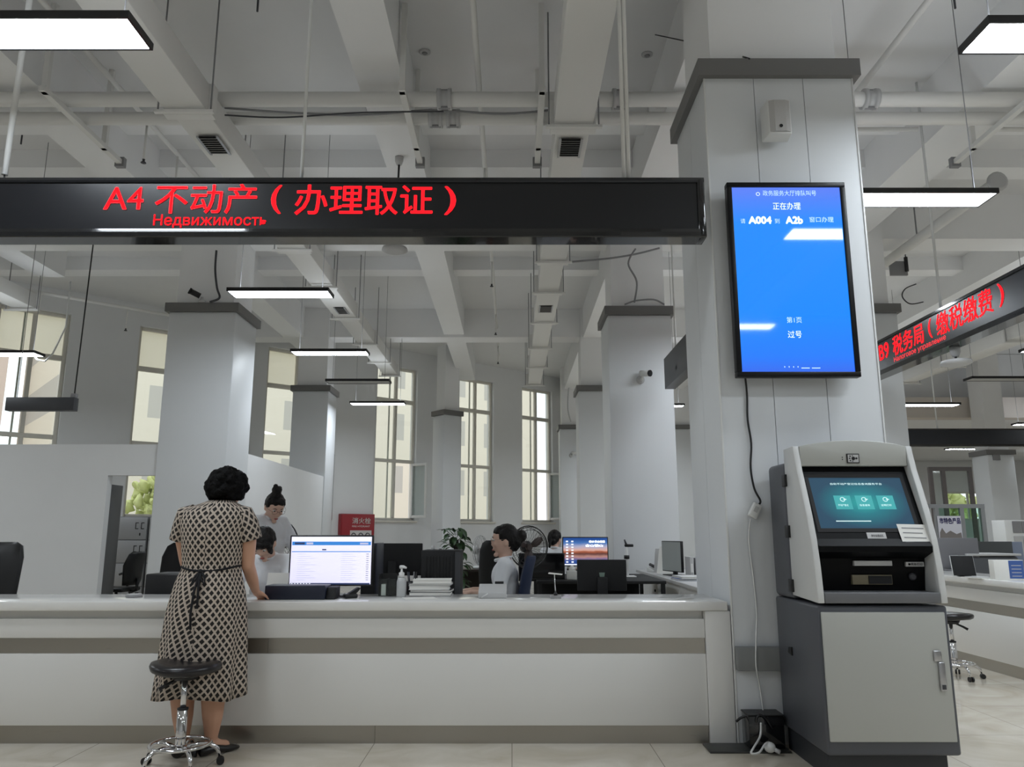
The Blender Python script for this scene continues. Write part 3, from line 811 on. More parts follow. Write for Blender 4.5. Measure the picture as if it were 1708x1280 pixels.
# ------------------------------------------------------------------ hanging LED sign A4
def run(sign, s, x0, y0, x1, y1, Y, m=RED, bold=0.0, name='lettering'):
    p = at(x0, y1, Y); q = at(x1, y0, Y); xm0, xm1 = at(x0, (y0 + y1) / 2, Y).x, at(x1, (y0 + y1) / 2, Y).x
    return text_mesh(name, s, m, sign, (xm0, Y, p.z), (1, 0, 0), (0, 0, 1), xm1 - xm0, q.z - p.z, bold)
def sign_main():
    t = thing('led_sign', 'long black LED sign with red A4 lettering hanging above the front counter', 'sign', (-2.6, 4.76, 3.07), 0, 'LED counter signs')
    x0, x1, y0, y1, z0, z1 = -6.6, 1.25, 4.69, 4.83, 3.068, 3.478
    MB().box(x0, x1 - 0.03, y0 + 0.03, y1, z0 + 0.02, z1 - 0.02).build('cabinet', BLACK, t)
    MB().box(x0, x1 - 0.05, y0 + 0.012, y0 + 0.029, z0 + 0.055, z1 - 0.035).build('display_face', SIGNB, t)
    g = MB()
    g.prism([(y0 + 0.004, z1 - 0.034), (y0, z1 - 0.02), (y0 + 0.004, z1), (y1, z1), (y1, z1 - 0.019), (y0 + 0.029, z1 - 0.019), (y0 + 0.029, z1 - 0.034)], 'x', x0, x1)
    g.prism([(y0 + 0.0048, z0 + 0.057), (y0, z0 + 0.034), (y0, z0 + 0.006), (y0 + 0.006, z0), (y1, z0), (y1, z0 + 0.019), (y0 + 0.029, z0 + 0.019), (y0 + 0.029, z0 + 0.055)], 'x', x0, x1)
    g.build('edge_rail', BLACKG, t)
    MB().box(x1 - 0.05, x1 + 0.004, y0 - 0.002, y1 + 0.002, z0 - 0.002, z1 + 0.002, 0.018, seg=3).build('end_cap', BLACKG, t)
    Y = y0 + 0.010
    run(t, 'A4', 174, 312, 240, 350, Y, bold=0.007)
    run(t, '不动产', 259, 307, 429, 357, Y, bold=0.007)
    run(t, '(', 452, 309, 470, 357, Y, bold=0.007)
    run(t, '办理取证', 492, 308, 722, 359, Y, bold=0.007)
    run(t, ')', 741, 311, 761, 359, Y, bold=0.007)
    run(t, 'Недвижимость', 256, 358, 445, 380, Y, bold=0.002)
    for px_, m, r in ((503, WHITEP, 0.012), (1041, PIPEW, 0.014), (1049, PIPEW, 0.014)):
        x = at(px_, 296, 4.76).x
        MB().tube([(x, 4.76, z1 - 0.01), (x, 4.76, above(x, 4.76))], r, 8).build('hanging_rod', m, t)
    x = at(8, 290, 4.76).x
    MB().tube([(x, 4.76, z1 - 0.01), (x, 4.76, z1 + 0.06)], 0.005, 6).build('rod_wire', BLACK, t)
    MB().tube([(x, 4.76, z1 + 0.05), (x + 0.02, 4.76, above(x + 0.02, 4.76))], 0.02, 10).build('hanging_rod', WHITEP, t)
    return t
sign_main()

def sign_side():
    t = thing('led_sign', 'black LED sign with red B9 tax office lettering, running back to a column', 'sign', (4.5, 7, 3.07), 0, 'LED counter signs')
    X, z0, z1, y0, y1 = 4.43, 3.07, 3.49, 4.6, 10.46
    MB().box(X + 0.03, X + 0.16, y0, y1, z0 + 0.02, z1 - 0.02).build('cabinet', BLACK, t)
    MB().box(X + 0.012, X + 0.029, y0, y1, z0 + 0.06, z1 - 0.03).build('display_face', SIGNB, t)
    g = MB()
    g.box(X, X + 0.16, y0, y1, z1 - 0.03, z1); g.box(X, X + 0.16, y0, y1, z0, z0 + 0.055)
    g.build('edge_rail', BLACKG, t)
    def rn(s, ya, yb, a, b, bold):
        text_mesh('lettering', s, RED, t, (X + 0.011, ya, z0 + a), (0, -1, 0), (0, 0, 1), ya - yb, b - a, bold)
    def yat(px_): return 4.43 / ((px_ - 854) / F_PX) * 0.972
    rn('B9', 9.11, 8.87, 0.17, 0.36, 0.006)
    rn('税务局', 8.77, 8.09, 0.15, 0.38, 0.004)
    rn('(', 7.99, 7.92, 0.16, 0.37, 0.006)
    rn('缴税缴费', 7.83, 6.87, 0.14, 0.38, 0.004)
    rn(')', 6.78, 6.70, 0.15, 0.37, 0.006)
    rn('Налоговое управление', 8.77, 7.68, 0.065, 0.14, 0.0)
    for yy in (7.85, 5.4, 10.2): MB().tube([(X + 0.09, yy, z1 - 0.01), (X + 0.09, yy, above(X + 0.09, yy))], 0.014, 8).build('hanging_rod', WHITEP, t)
sign_side()

t = thing('led_sign', 'dark board seen from behind between the panelled column and the camera column', 'sign', (2.06, 8, 3.07), 0, 'LED counter signs')
MB().box(2.02, 2.16, 5.7, 10.05, 3.07, 3.48, 0.006).build('cabinet', DARKG, t)
MB().lathe([(0.03, 0), (0.03, 0.02), (0.015, 0.03)], (2.02, 9.3, 3.2), 12, ax='x').build('cable_gland', BLACK, t)
MB().box(2.163, 2.17, 5.75, 10.0, 3.12, 3.44).build('display_face', SIGNB, t)
for yy in (6.8, 9.6): MB().tube([(2.09, yy, 3.47), (2.09, yy, 5.48)], 0.012, 8).build('hanging_rod', WHITEP, t)

x0, x1, z0, z1 = rect(1500, 715, 1730, 745, 17.0)
t = thing('led_sign', 'blank black fascia sign hanging across the far desks', 'sign', ((x0 + 16) / 2, 17.06, z0), 0, 'LED counter signs')
MB().box(x0, 16, 17.0, 17.14, z0, z1, 0.01).build('cabinet', BLACKG, t)
MB().box(x0 + 0.05, 15.95, 16.99, 17.0, z0 + 0.05, z1 - 0.04).build('display_face', SIGNB, t)
for xx in (x0 + 0.9, 12.2): MB().tube([(xx, 17.07, z1 - 0.01), (xx, 17.07, above(xx, 17.07))], 0.015, 6).build('hanging_rod', WHITEP, t)

x0, x1, z0, z1 = rect(13, 664, 127, 686, 9.2)
t = thing('hanging_sign', 'small dark grey sign bar hanging on one thin wire before the office window', 'sign', ((x0 + x1) / 2, 9.2, z0))
MB().box(x0, x1, 9.15, 9.25, z0, z1, 0.006).build('sign_bar', DARKG, t)
xr = at(124, 660, 9.2).x
MB().tube([(xr, 9.2, z1), (xr + 0.05, 9.2, above(xr + 0.05, 9.2))], 0.008, 6).build('hanging_wire', BLACK, t)
MB().box(xr - 0.03, xr + 0.03, 9.17, 9.23, z1, z1 + 0.05, 0.005).build('wire_bracket', GREY, t)
MB().tube([(x0 + 0.1, 9.2, z1), (x0 + 0.1, 9.2, above(x0 + 0.1, 9.2))], 0.004, 6).build('hanging_wire', GREY, t)

# ------------------------------------------------------------------ queue screen on the column
TVB = ramp_screen('queue_screen_blue', [(0.0, (56, 108, 235)), (0.08, (40, 124, 248)), (0.3, (28, 136, 252)), (0.8, (34, 138, 252)), (1.0, (92, 126, 240))], 1.0, rough=0.04)
TXTW = mat('screen_text_pale', (176, 208, 255), 0.5, emit=0.9)
TXTY = mat('screen_text_yellow', (226, 240, 190), 0.5, emit=1.0)
TXTW2 = mat('screen_text_white', (225, 240, 255), 0.5, emit=0.9)
def tv():
    Y = 4.66
    x0, x1, z0, z1 = 1.387, 2.150, 2.146, 3.43
    t = thing('queue_screen', 'upright black framed screen glowing blue on the panelled column', 'screen', ((x0 + x1) / 2, 4.7, z0))
    b = 0.032
    g = MB()
    g.box(x0, x1, Y, Y + 0.06, z0, z0 + b, 0.004); g.box(x0, x1, Y, Y + 0.06, z1 - b, z1, 0.004)
    g.box(x0, x0 + b, Y, Y + 0.06, z0 + b, z1 - b, 0.004); g.box(x1 - b, x1, Y, Y + 0.06, z0 + b, z1 - b, 0.004)
    g.build('bezel', mat('bezel_black', (12, 12, 14), 0.38, spec=0.25), t)
    MB().box(x0 + 0.02, x1 - 0.02, Y + 0.03, Y + 0.075, z0 + 0.02, z1 - 0.02).build('back_shell', BLACK, t)
    MB().box(x0 + 0.2, x1 - 0.2, Y + 0.076, 4.789, z0 + 0.3, z1 - 0.3).build('wall_bracket', DARKG, t)
    q = MB(); q.quad((x0 + b, Y + 0.012, z0 + b), (x1 - b, Y + 0.012, z0 + b), (x1 - b, Y + 0.012, z1 - b), (x0 + b, Y + 0.012, z1 - b))
    q.build('display', TVB, t)
    Yt = Y + 0.0115
    def r(s, a, b_, c, d, m, bold=0.0): run(t, s, a, b_, c, d, Yt, m, bold, 'screen_text')
    g = MB(); c = at(1264, 324, Yt)
    g.tube([c + Vector((0.011 * cos(a), -0.002, 0.011 * sin(a))) for a in [k * 2 * pi / 16 for k in range(16)]], 0.0018, 5, closed=True)
    g.build('screen_emblem', TXTW2, t)
    r('政务服务大厅排队叫号', 1272, 318, 1361, 327, TXTW)
    r('正在办理', 1289, 338, 1335, 350, TXTY)
    r('请', 1235, 365, 1243, 373, TXTW); r('A004', 1248, 361, 1287, 374, TXTY, 0.03); r('到', 1292, 365, 1300, 373, TXTW)
    r('A2b', 1310, 361, 1339, 374, TXTY, 0.03); r('窗口办理', 1350, 362, 1390, 371, TXTW)
    r('第1页', 1312, 529, 1337, 539, TXTW); r('过号', 1314, 552, 1337, 564, TXTW2)
    r('· · · · — —', 1308, 611, 1368, 615, TXTW)
tv()

# speaker
def speaker():
    x0, x1, z0, z1 = rect(1280, 163, 1324, 220, 4.6)
    t = thing('wall_speaker', 'small white wall speaker high on the panelled column', 'speaker', ((x0 + x1) / 2, 4.7, z0))
    MB().prism([(x0, 4.74), (x0 + 0.012, 4.62), (x1 - 0.012, 4.62), (x1, 4.74)], 'z', z0, z1, bev=0.006).build('cabinet', WHITEP, t)
    MB().prism([(x0 + 0.018, 4.618), (x0 + 0.05, 4.604), (x1 - 0.05, 4.604), (x1 - 0.018, 4.618)], 'z', z0 + 0.012, z1 - 0.012).build('grille', mat('speaker_mesh', (190, 189, 188), 0.7, bump=0.4, bscale=300), t)
    c = ((x0 + x1) / 2, 4.603, z0 + 0.045)
    MB().lathe([(0.011, 0.0), (0.011, 0.004)], c, 12, ax='y').build('badge', BLACK, t)
    MB().box((x0 + x1) / 2 - 0.04, (x0 + x1) / 2 + 0.04, 4.735, 4.789, z0 + 0.09, z1 - 0.09).build('bracket', LGREY, t)
speaker()

# trunking, cables and boxes by the column
tag(MB().box(1.315, 2.36, 4.735, 4.783, 0.412, 0.545, 0.004).build('cable_trunking', TRUNK), 'grey trunking band around the foot of the panelled column', 'trunking')
CBL = 'cables on the panelled column'
cable('power_cable', [at(1243, 629, 4.75), at(1246, 660, 4.772), at(1247, 700, 4.772), at(1253, 740, 4.772), at(1252, 780, 4.772), at(1258, 815, 4.772), at(1268, 835, 4.765), at(1266, 842, 4.765)], 0.0065, BLACK, 'black cable hanging below the blue queue screen', group=CBL)
c = at(1259, 852, 4.762)
t = thing('power_adapter', 'white adapter block hanging on the column beside the kiosk', 'adapter', c)
M = Matrix.Translation(c) @ Matrix.Rotation(radians(28), 4, 'Y')
MB(M).box(-0.028, 0.028, -0.02, 0.02, -0.045, 0.045, 0.008).build('block', WHITEP, t)
MB(M).box(-0.012, 0.012, -0.023, -0.0195, -0.01, 0.025).build('socket_face', LGREY, t)
cable('data_cable', [at(1252, 866, 4.765), at(1249, 900, 4.772), at(1256, 960, 4.772), at(1262, 1020, 4.772), at(1261, 1070, 4.725), at(1261, 1110, 4.725), at(1268, 1150, 4.772), at(1274, 1195, 4.76)], 0.0045, WHITEP, 'thin white cable running down the column past the trunking', group=CBL)
t = thing('battery_box', 'black box on the floor between the counter end and the kiosk', 'box', (1.425, 4.71, 0.012))
MB().box(1.335, 1.535, 4.645, 4.785, 0.012, 0.185, 0.005).build('case', BLACKG, t)
MB().box(1.333, 1.537, 4.643, 4.786, 0.186, 0.193).build('lid_edge', BLACK, t)
tag(MB().box(1.1, 1.552, 4.60, 4.79 - 0.008, 0.0, 0.011, 0.002).build('floor_plate', mat('dark_plate', (48, 50, 48), 0.35)), 'dark plate on the floor under the black box', 'plate')
cable('coiled_cable', [at(1228, 1204, 4.70), at(1240, 1196, 4.70), at(1262, 1194, 4.66), at(1284, 1202, 4.68), at(1288, 1214, 4.635), at(1278, 1200, 4.635), at(1268, 1193, 4.635), at(1262, 1199, 4.635), at(1262, 1206, 4.635)], 0.007, BLACK, 'black cable looped over the black floor box', group=CBL)
cable('white_cord', [at(1269, 1206, 4.63), at(1268, 1228, 4.62), at(1258, 1246, 4.52), at(1253, 1257, 4.49), at(1266, 1256, 4.5), at(1276, 1242, 4.55), at(1283, 1239, 4.58)], 0.006, WHITEP, 'white cord curling on the floor in front of the black box', group=CBL)
c = at(1284, 1243, 4.57)
t = thing('power_plug', 'white plug lying by the black floor box', 'plug', (c.x, c.y, 0.012))
MB().ball((c.x, 4.57, 0.04), (0.032, 0.03, 0.028), 12).build('plug_body', WHITEP, t)
MB().tube([(c.x + 0.015, 4.56, 0.035), (c.x + 0.045, 4.54, 0.022)], 0.012, 8).build('plug_tail', LGREY, t)

# ------------------------------------------------------------------ self service kiosk
KG = mat('kiosk_dark_grey', (78, 80, 86), 0.4)
KL = mat('kiosk_light_grey', (176, 177, 172), 0.42)
KW = mat('kiosk_white', (206, 207, 206), 0.38)
def kiosk():
    X0, X1, YF, YB = 1.556, 2.217, 4.085, 4.73
    t = thing('self_service_kiosk', 'grey self service kiosk with a tilted teal screen in front of the column', 'kiosk', ((X0 + X1) / 2, 4.4, 0))
    MB().box(X0 + 0.02, X1 - 0.05, YF + 0.05, YB - 0.02, 0, 0.122).build('plinth', mat('plinth_dark', (48, 50, 54), 0.5), t)
    MB().box(X0, X1, YF, YB, 0.122, 0.838, 0.014).build('lower_cabinet', KG, t)
    d = MB().box(1.568, 2.194, YF - 0.014, YF, 0.19, 0.807, 0.004).build('cabinet_door', KL, t)
    h0 = at(1553, 1085, YF); h1 = at(1568, 1103, YF)
    hb = MB().box(h0.x, h1.x, YF - 0.022, YF - 0.0141, h1.z, h0.z, 0.003).build('lock_plate', ALU, d)
    p0 = at(1561, 1104, YF); p1 = at(1571, 1152, YF)
    g = MB(); g.box(p0.x, p0.x + 0.032, YF - 0.026, YF - 0.0141, p1.z, p0.z, 0.004)
    g.build('handle', ALU, d)
    MB().box(p0.x + 0.006, p0.x + 0.026, YF - 0.029, YF - 0.0261, p1.z + 0.008, p1.z + 0.03, 0.002).build('key_slot', DARKG, d)
    # rear housing
    MB().box(X0, X1, 4.432, YB, 0.84, 1.60, 0.03, seg=3).build('rear_housing', KG, t)
    # white cheeks
    prof = [(4.43, 0.865), (4.07, 0.85), (4.072, 0.90), (4.085, 1.03), (4.11, 1.17), (4.15, 1.30), (4.20, 1.43), (4.245, 1.54), (4.272, 1.63), (4.282, 1.675), (4.43, 1.672)]
    for a, b in ((X0, X0 + 0.034), (X1 - 0.034, X1)): MB().prism(prof, 'x', a, b, bev=0.004).build('cheek', KW, t)
    n = 14; a, b = X0 + 0.035, X1 - 0.035
    poly = [(a, 1.565), (b, 1.565)] + [(b + (a - b) * k / n, 1.674 + 0.034 * math.sin(pi * k / n) ** 0.8) for k in range(n + 1)]
    fh = MB().prism(poly, 'y', 4.275, 4.43, bev=0.004).build('forehead', KL, t)
    g = MB(); c = at(1423, 765, 4.268)
    g.box(c.x - 0.034, c.x + 0.034, 4.268, 4.2745, c.z - 0.026, c.z + 0.026)
    e = g.build('camera_plate', BLACK, fh)
    MB().box(c.x - 0.029, c.x + 0.029, 4.2665, 4.268, c.z - 0.021, c.z + 0.021).build('plate_face', LGREY, e)
    g = MB()
    for dx, dz, r in ((0, 0, 0.010), (-0.017, 0.012, 0.004), (-0.017, -0.012, 0.004), (-0.02, 0, 0.004), (-0.004, 0.015, 0.003), (-0.004, -0.015, 0.003), (0.017, 0, 0.006)):
        g.lathe([(r, 0), (r, 0.0015)], (c.x + dx, 4.2665, c.z + dz), 10, ax='y')
    g.build('camera_dots', BLACK, e)
    g = MB(); c = at(1405, 765, 4.274); g.lathe([(0.003, 0), (0.003, 0.002)], (c.x, 4.275, c.z + 0.006), 8, ax='y'); g.lathe([(0.003, 0), (0.003, 0.002)], (c.x, 4.275, c.z - 0.006), 8, ax='y')
    g.build('microphone_hole', BLACK, fh)
    # tilted bezel and shelf, one profile
    xa, xb = X0 + 0.036, X1 - 0.036
    A, B = Vector((0, 4.315, 1.566)), Vector((0, 4.135, 1.172))
    poly = [(4.42, 1.564), (A.y, A.z - 0.002), (B.y, B.z), (4.098, 1.135), (4.10, 1.105), (4.19, 1.07), (4.215, 0.905), (4.42, 0.905)]
    fz = MB().prism(poly, 'x', xa, xb).build('black_fascia', mat('fascia_black', (10, 11, 13), 0.45, spec=0.12), t)
    nrm = Vector((0, (B - A).z, -(B - A).y)).normalized()
    if nrm.y > 0: nrm = -nrm
    def P(x, k, o): return Vector((x, 0, 0)) + A + (B - A) * k + nrm * o
    sc = ramp_screen('kiosk_screen', [(0, (50, 172, 168)), (0.45, (42, 122, 134)), (1, (44, 76, 98))], 0.92, rough=0.6)
    sc.node_tree.nodes['Principled BSDF'].inputs['Specular IOR Level'].default_value = 0.1
    nt = sc.node_tree
    cr = [q for q in nt.nodes if q.type == 'VALTORGB'][0]; uvn = [q for q in nt.nodes if q.type == 'UVMAP'][0]
    dn = nt.nodes.new('ShaderNodeVectorMath'); dn.operation = 'DISTANCE'; dn.inputs[1].default_value = (0.52, 0.5, 0)
    mu = nt.nodes.new('ShaderNodeMath'); mu.operation = 'MULTIPLY'; mu.inputs[1].default_value = 2.0
    nt.links.new(uvn.outputs[0], dn.inputs[0]); nt.links.new(dn.outputs['Value'], mu.inputs[0]); nt.links.new(mu.outputs[0], cr.inputs[0])
    s0, s1, k0, k1 = 1.632, 2.135, 0.17, 0.865
    g = MB()
    for (u0, u1, v0, v1) in ((s0 - 0.02, s1 + 0.02, k0 - 0.05, k0), (s0 - 0.02, s1 + 0.02, k1, k1 + 0.05), (s0 - 0.02, s0, k0, k1), (s1, s1 + 0.02, k0, k1)):
        g.quad(P(u0, v1, 0.003), P(u1, v1, 0.003), P(u1, v0, 0.003), P(u0, v0, 0.003))
    g.build('screen_surround', BLACKM, fz)
    g = MB(); g.quad(P(s0, k1, 0.002), P(s1, k1, 0.002), P(s1, k0, 0.002), P(s0, k0, 0.002))
    scr = g.build('touch_screen', sc, t)
    KT = mat('kiosk_screen_text', (205, 232, 232), 0.5, emit=0.75)
    uz = (A - B).normalized()
    W = s1 - s0; H = (B - A).length
    def st(s, u, k, w, h, m=KT): text_mesh('screen_text', s, m, scr, P(s0 + u * W, k, 0.003), (1, 0, 0), uz, w, h, 0.0)
    st('自助不动产登记信息查询服务平台', 0.22, 0.275, 0.56 * W, 0.013)
    KB = mat('kiosk_screen_tile', (64, 150, 152), 0.5, emit=0.62, spec=0.1)
    for k, (u, s) in enumerate(((0.25, '不动产登记'), (0.48, '信息查询'), (0.71, '证明打印'))):
        g = MB(); g.quad(P(s0 + (u - 0.03) * W, 0.61, 0.0024), P(s0 + (u + 0.15) * W, 0.61, 0.0024), P(s0 + (u + 0.15) * W, 0.42, 0.0024), P(s0 + (u - 0.03) * W, 0.42, 0.0024))
        g.build('screen_tile', KB, scr)
        g = MB(); c = P(s0 + (u + 0.06) * W, 0.475, 0.003)
        ring = [c + Vector((1, 0, 0)) * (0.012 * cos(a)) + uz * (0.012 * sin(a)) for a in [j * 2 * pi / 12 for j in range(12)]]
        g.tube(ring, 0.0016, 5, closed=True); g.tube([c + Vector((0.004, 0, 0)), c + Vector((0.02, 0, 0))], 0.002, 5)
        g.build('screen_icon', KT, scr)
        st(s, u - 0.005, 0.57, 0.055, 0.012)
    g = MB(); g.quad(P(s0 + 0.18 * W, 0.775, 0.003), P(s0 + 0.55 * W, 0.775, 0.003), P(s0 + 0.55 * W, 0.765, 0.003), P(s0 + 0.18 * W, 0.765, 0.003))
    g.build('screen_line', KT, scr)
    # labels and slots under the screen
    def label(a, b_, c_, d_, Y, nm, m, mi=None):
        p, q = at(a, d_, Y), at(c_, b_, Y)
        return MB().box(p.x, q.x, Y - 0.002, Y, p.z, q.z).build(nm, m, fz), p, q
    lx = P(1.92, 0.945, 0.001)
    g = MB(); g.quad(P(1.865, 1.0, 0.002), P(1.965, 1.0, 0.002), P(1.965, 0.92, 0.002), P(1.865, 0.92, 0.002)); g.build('silver_label', LGREY, fz)
    text_mesh('label_text', '身份证感应区', DARKG, fz, P(1.885, 0.98, 0.0028), (1, 0, 0), uz, 0.065, 0.014, 0.01)
    Yp = 4.185
    MB().box(1.80, 2.0, Yp - 0.012, Yp + 0.02, 1.032, 1.058, 0.002).build('slot_label', LGREY, fz)
    MB().box(2.075, 2.17, Yp - 0.006, Yp + 0.02, 1.028, 1.052, 0.002).build('scanner_label', LGREY, fz)
    text_mesh('label_text', '●凭条打印', DARKG, fz, (2.085, Yp - 0.0065, 1.033), (1, 0, 0), (0, 0, 1), 0.075, 0.014, 0.01)
    MB().box(1.79, 2.0, 4.188, 4.214, 0.935, 0.985, 0.002).build('output_tray', mat('tray_lit_yellow', (120, 112, 90), 0.4), fz)  # yellowish light inside the opening is put into the tray colour
    MB().box(1.875, 1.995, 4.183, 4.1879, 0.94, 0.98).build('tray_flap', BLACKM, fz)
    MB().lathe([(0.02, 0), (0.02, 0.01), (0.012, 0.018)], (2.11, 4.20, 0.975), 14, ax='y').build('finger_reader', DARKG, fz)
    MB().box(X0 + 0.036, X1 - 0.036, 4.068, 4.42, 0.85, 0.903, 0.004).build('lower_lip', mat('kiosk_lip', (106, 107, 110), 0.45), t)
    for y_ in (802, 887, 977):
        z = at(1308, y_, 4.43).z
        MB().box(X0 - 0.014, X0 + 0.004, 4.40, 4.455, z - 0.034, z + 0.034, 0.004).build('hinge', BLACK, t)
    MB().prism([(4.49, 0.535), (4.545, 0.545), (4.535, 0.575), (4.49, 0.58)], 'x', X0 - 0.008, X0 + 0.002).build('side_latch', BLACK, t)
    # taped note
    n = thing('paper_note', 'small printed paper taped over the lower corner of the kiosk screen', 'note', P(2.12, 0.95, 0.006))
    M = Matrix.Translation(P(2.10, 0.97, 0.007))
    ux = (Vector((1, 0, 0)) - uz * 0.02).normalized(); 
    def Q(a, b_, o=0.0): return P(2.105, 0.99, 0.007 + o) + ux * a + uz * b_
    g = MB(); pts = [Q(-0.065, -0.05), Q(0.09, -0.055), Q(0.085, 0.075), Q(-0.07, 0.075)]
    g.quad(*pts); g.build('sheet', PAPER, n, solid=0.0006)
    g = MB()
    for k in range(4):
        zz = 0.05 - k * 0.027
        g.quad(Q(-0.05, zz, 0.001), Q(0.065 - 0.012 * (k % 2), zz - 0.002, 0.001), Q(0.065 - 0.012 * (k % 2), zz + 0.004, 0.001), Q(-0.05, zz + 0.006, 0.001))
    g.build('printed_line', GREY, n)
    return t
kiosk()

# ------------------------------------------------------------------ stools
def stool(loc, rz, label):
    t = thing('swivel_stool', label, 'stool', loc, rz, 'swivel stools')
    g = L(t)
    prof = [(0.05, 0.47), (0.15, 0.475), (0.176, 0.487), (0.182, 0.505), (0.176, 0.52), (0.15, 0.53), (0.10, 0.525), (0.05, 0.518), (0.004, 0.516)]
    g.lathe(prof, (0, 0, 0), 32)
    for v in g.bm.verts:
        p = ROOTM[t.name].inverted() @ v.co
        v.co.z += 0.012 * (p.x / 0.18) ** 2 * (1 if p.x < 0 else -0.3) - 0.006 * (p.y / 0.18) ** 2
    g.build('seat_cushion', mat('stool_black_leather', (28, 26, 28), 0.28), t)
    L(t).lathe([(0.06, 0.44), (0.075, 0.468), (0.05, 0.474)], (0, 0, 0), 16).build('seat_bracket', BLACK, t)
    L(t).tube([(-0.01, 0, 0.455), (-0.075, -0.05, 0.42), (-0.105, -0.07, 0.40)], [0.006, 0.009, 0.011], 8).build('height_lever', BLACK, t)
    L(t).tube([(0, 0, 0.26), (0, 0, 0.455)], 0.0155, 14).build('piston', CHROME, t)
    L(t).lathe([(0.024, 0.10), (0.027, 0.11), (0.027, 0.285), (0.02, 0.29)], (0, 0, 0), 18).build('column_sleeve', CHROME, t)
    L(t).lathe([(0.022, 0.284), (0.0285, 0.287), (0.0285, 0.297), (0.018, 0.3)], (0, 0, 0), 16).build('sleeve_collar', BLACK, t)
    L(t).tube([(0.15 * cos(a), 0.15 * sin(a), 0.118) for a in [k * 2 * pi / 36 for k in range(36)]], 0.009, 8, closed=True).build('foot_ring', CHROME, t)
    L(t).lathe([(0.045, 0.085), (0.05, 0.095), (0.03, 0.115)], (0, 0, 0), 18).build('hub', CHROME, t)
    for k in range(5):
        a = k * 2 * pi / 5 + 0.35; d = Vector((cos(a), sin(a), 0))
        o = L(t).tube([d * 0.03 + Vector((0, 0, 0.1)), d * 0.1 + Vector((0, 0, 0.113)), d * 0.15 + Vector((0, 0, 0.107)), d * 0.185 + Vector((0, 0, 0.08)), d * 0.197 + Vector((0, 0, 0.045))], [0.013, 0.013, 0.012, 0.011, 0.009], 10).build('leg', CHROME, t)
        g = L(t); s = d.cross(Vector((0, 0, 1)))
        for sg in (-1, 1):
            c = d * 0.203 + s * (0.012 * sg) + Vector((0, 0, 0.02))
            g.tube([c - s * 0.007, c + s * 0.007], 0.02, 14)
        g.build('caster', BLACK, o)
    return t
stool((-1.735, 4.33, 0), 0.0, 'black seated chrome stool behind the woman in the patterned dress')
stool((3.76, 6.9, 0), 1.9, 'black seated chrome stool partly hidden by the kiosk')
# ------------------------------------------------------------------ people
def fuse(o, voxel, it=5, fac=0.5):
    """one continuous skin over everything in the mesh"""
    md = o.modifiers.new('skin', 'REMESH'); md.mode = 'VOXEL'; md.voxel_size = voxel; md.use_smooth_shade = True
    sm = o.modifiers.new('smooth', 'SMOOTH'); sm.iterations = it; sm.factor = fac
    dg = bpy.context.evaluated_depsgraph_get(); dg.update()
    me = bpy.data.meshes.new_from_object(o.evaluated_get(dg))
    o.modifiers.clear(); old = o.data; o.data = me; bpy.data.meshes.remove(old)
    for p in me.polygons: p.use_smooth = True
    return o

def limb(g, pts, rs, n=12):
    for p, r in zip(pts, rs): g.ball(p, r * 0.995, n)
    for (p, q), (a, b) in zip(zip(pts, pts[1:]), zip(rs, rs[1:])): g.tube([p, q], [a, b], n)

def frame(yaw, pitch=0.0, roll=0.0):
    return Matrix.Rotation(yaw, 3, 'Z') @ Matrix.Rotation(pitch, 3, 'X') @ Matrix.Rotation(roll, 3, 'Y')

def head(g, c, R, s=1.0):
    t = bmesh.new(); bmesh.ops.create_uvsphere(t, u_segments=32, v_segments=22, radius=1)
    for v in t.verts:
        x, y, z = v.co
        px_, py_, pz_ = x * 0.074, y * 0.094, z * 0.115
        if z < 0:
            px_ *= 1 - 0.30 * (-z) ** 1.4
            if y < 0: py_ *= 1 - 0.30 * (-z)
            else: py_ = py_ * (1 - 0.12 * (-z)) + 0.014 * (-z)
        if y > 0.55 and -0.2 < z < 0.35: py_ -= 0.006 * max(0, abs(x) - 0.15)
        v.co = Vector(c) + R @ (Vector((px_, py_, pz_)) * s)
    g._merge(t, 0, True)
    W = lambda x, y, z: Vector(c) + R @ (Vector((x, y, z)) * s)
    limb(g, [W(0, 0.086, 0.018), W(0, 0.097, -0.022)], [0.007 * s, 0.0115 * s], 10)
    for sx in (-1, 1):
        g.ball(W(sx * 0.010, 0.091, -0.026), 0.008 * s, 8)
        g.ball(W(sx * 0.075, -0.008, -0.012), (0.011 * s, 0.02 * s, 0.031 * s), 12, R=R)
        g.ball(W(sx * 0.034, 0.072, -0.02), (0.022 * s, 0.016 * s, 0.02 * s), 10, R=R)
    g.ball(W(0, 0.078, -0.098), (0.024 * s, 0.02 * s, 0.018 * s), 10, R=R)
    g.ball(W(0, 0.092, -0.058), (0.02 * s, 0.008 * s, 0.009 * s), 10, R=R)
    return W

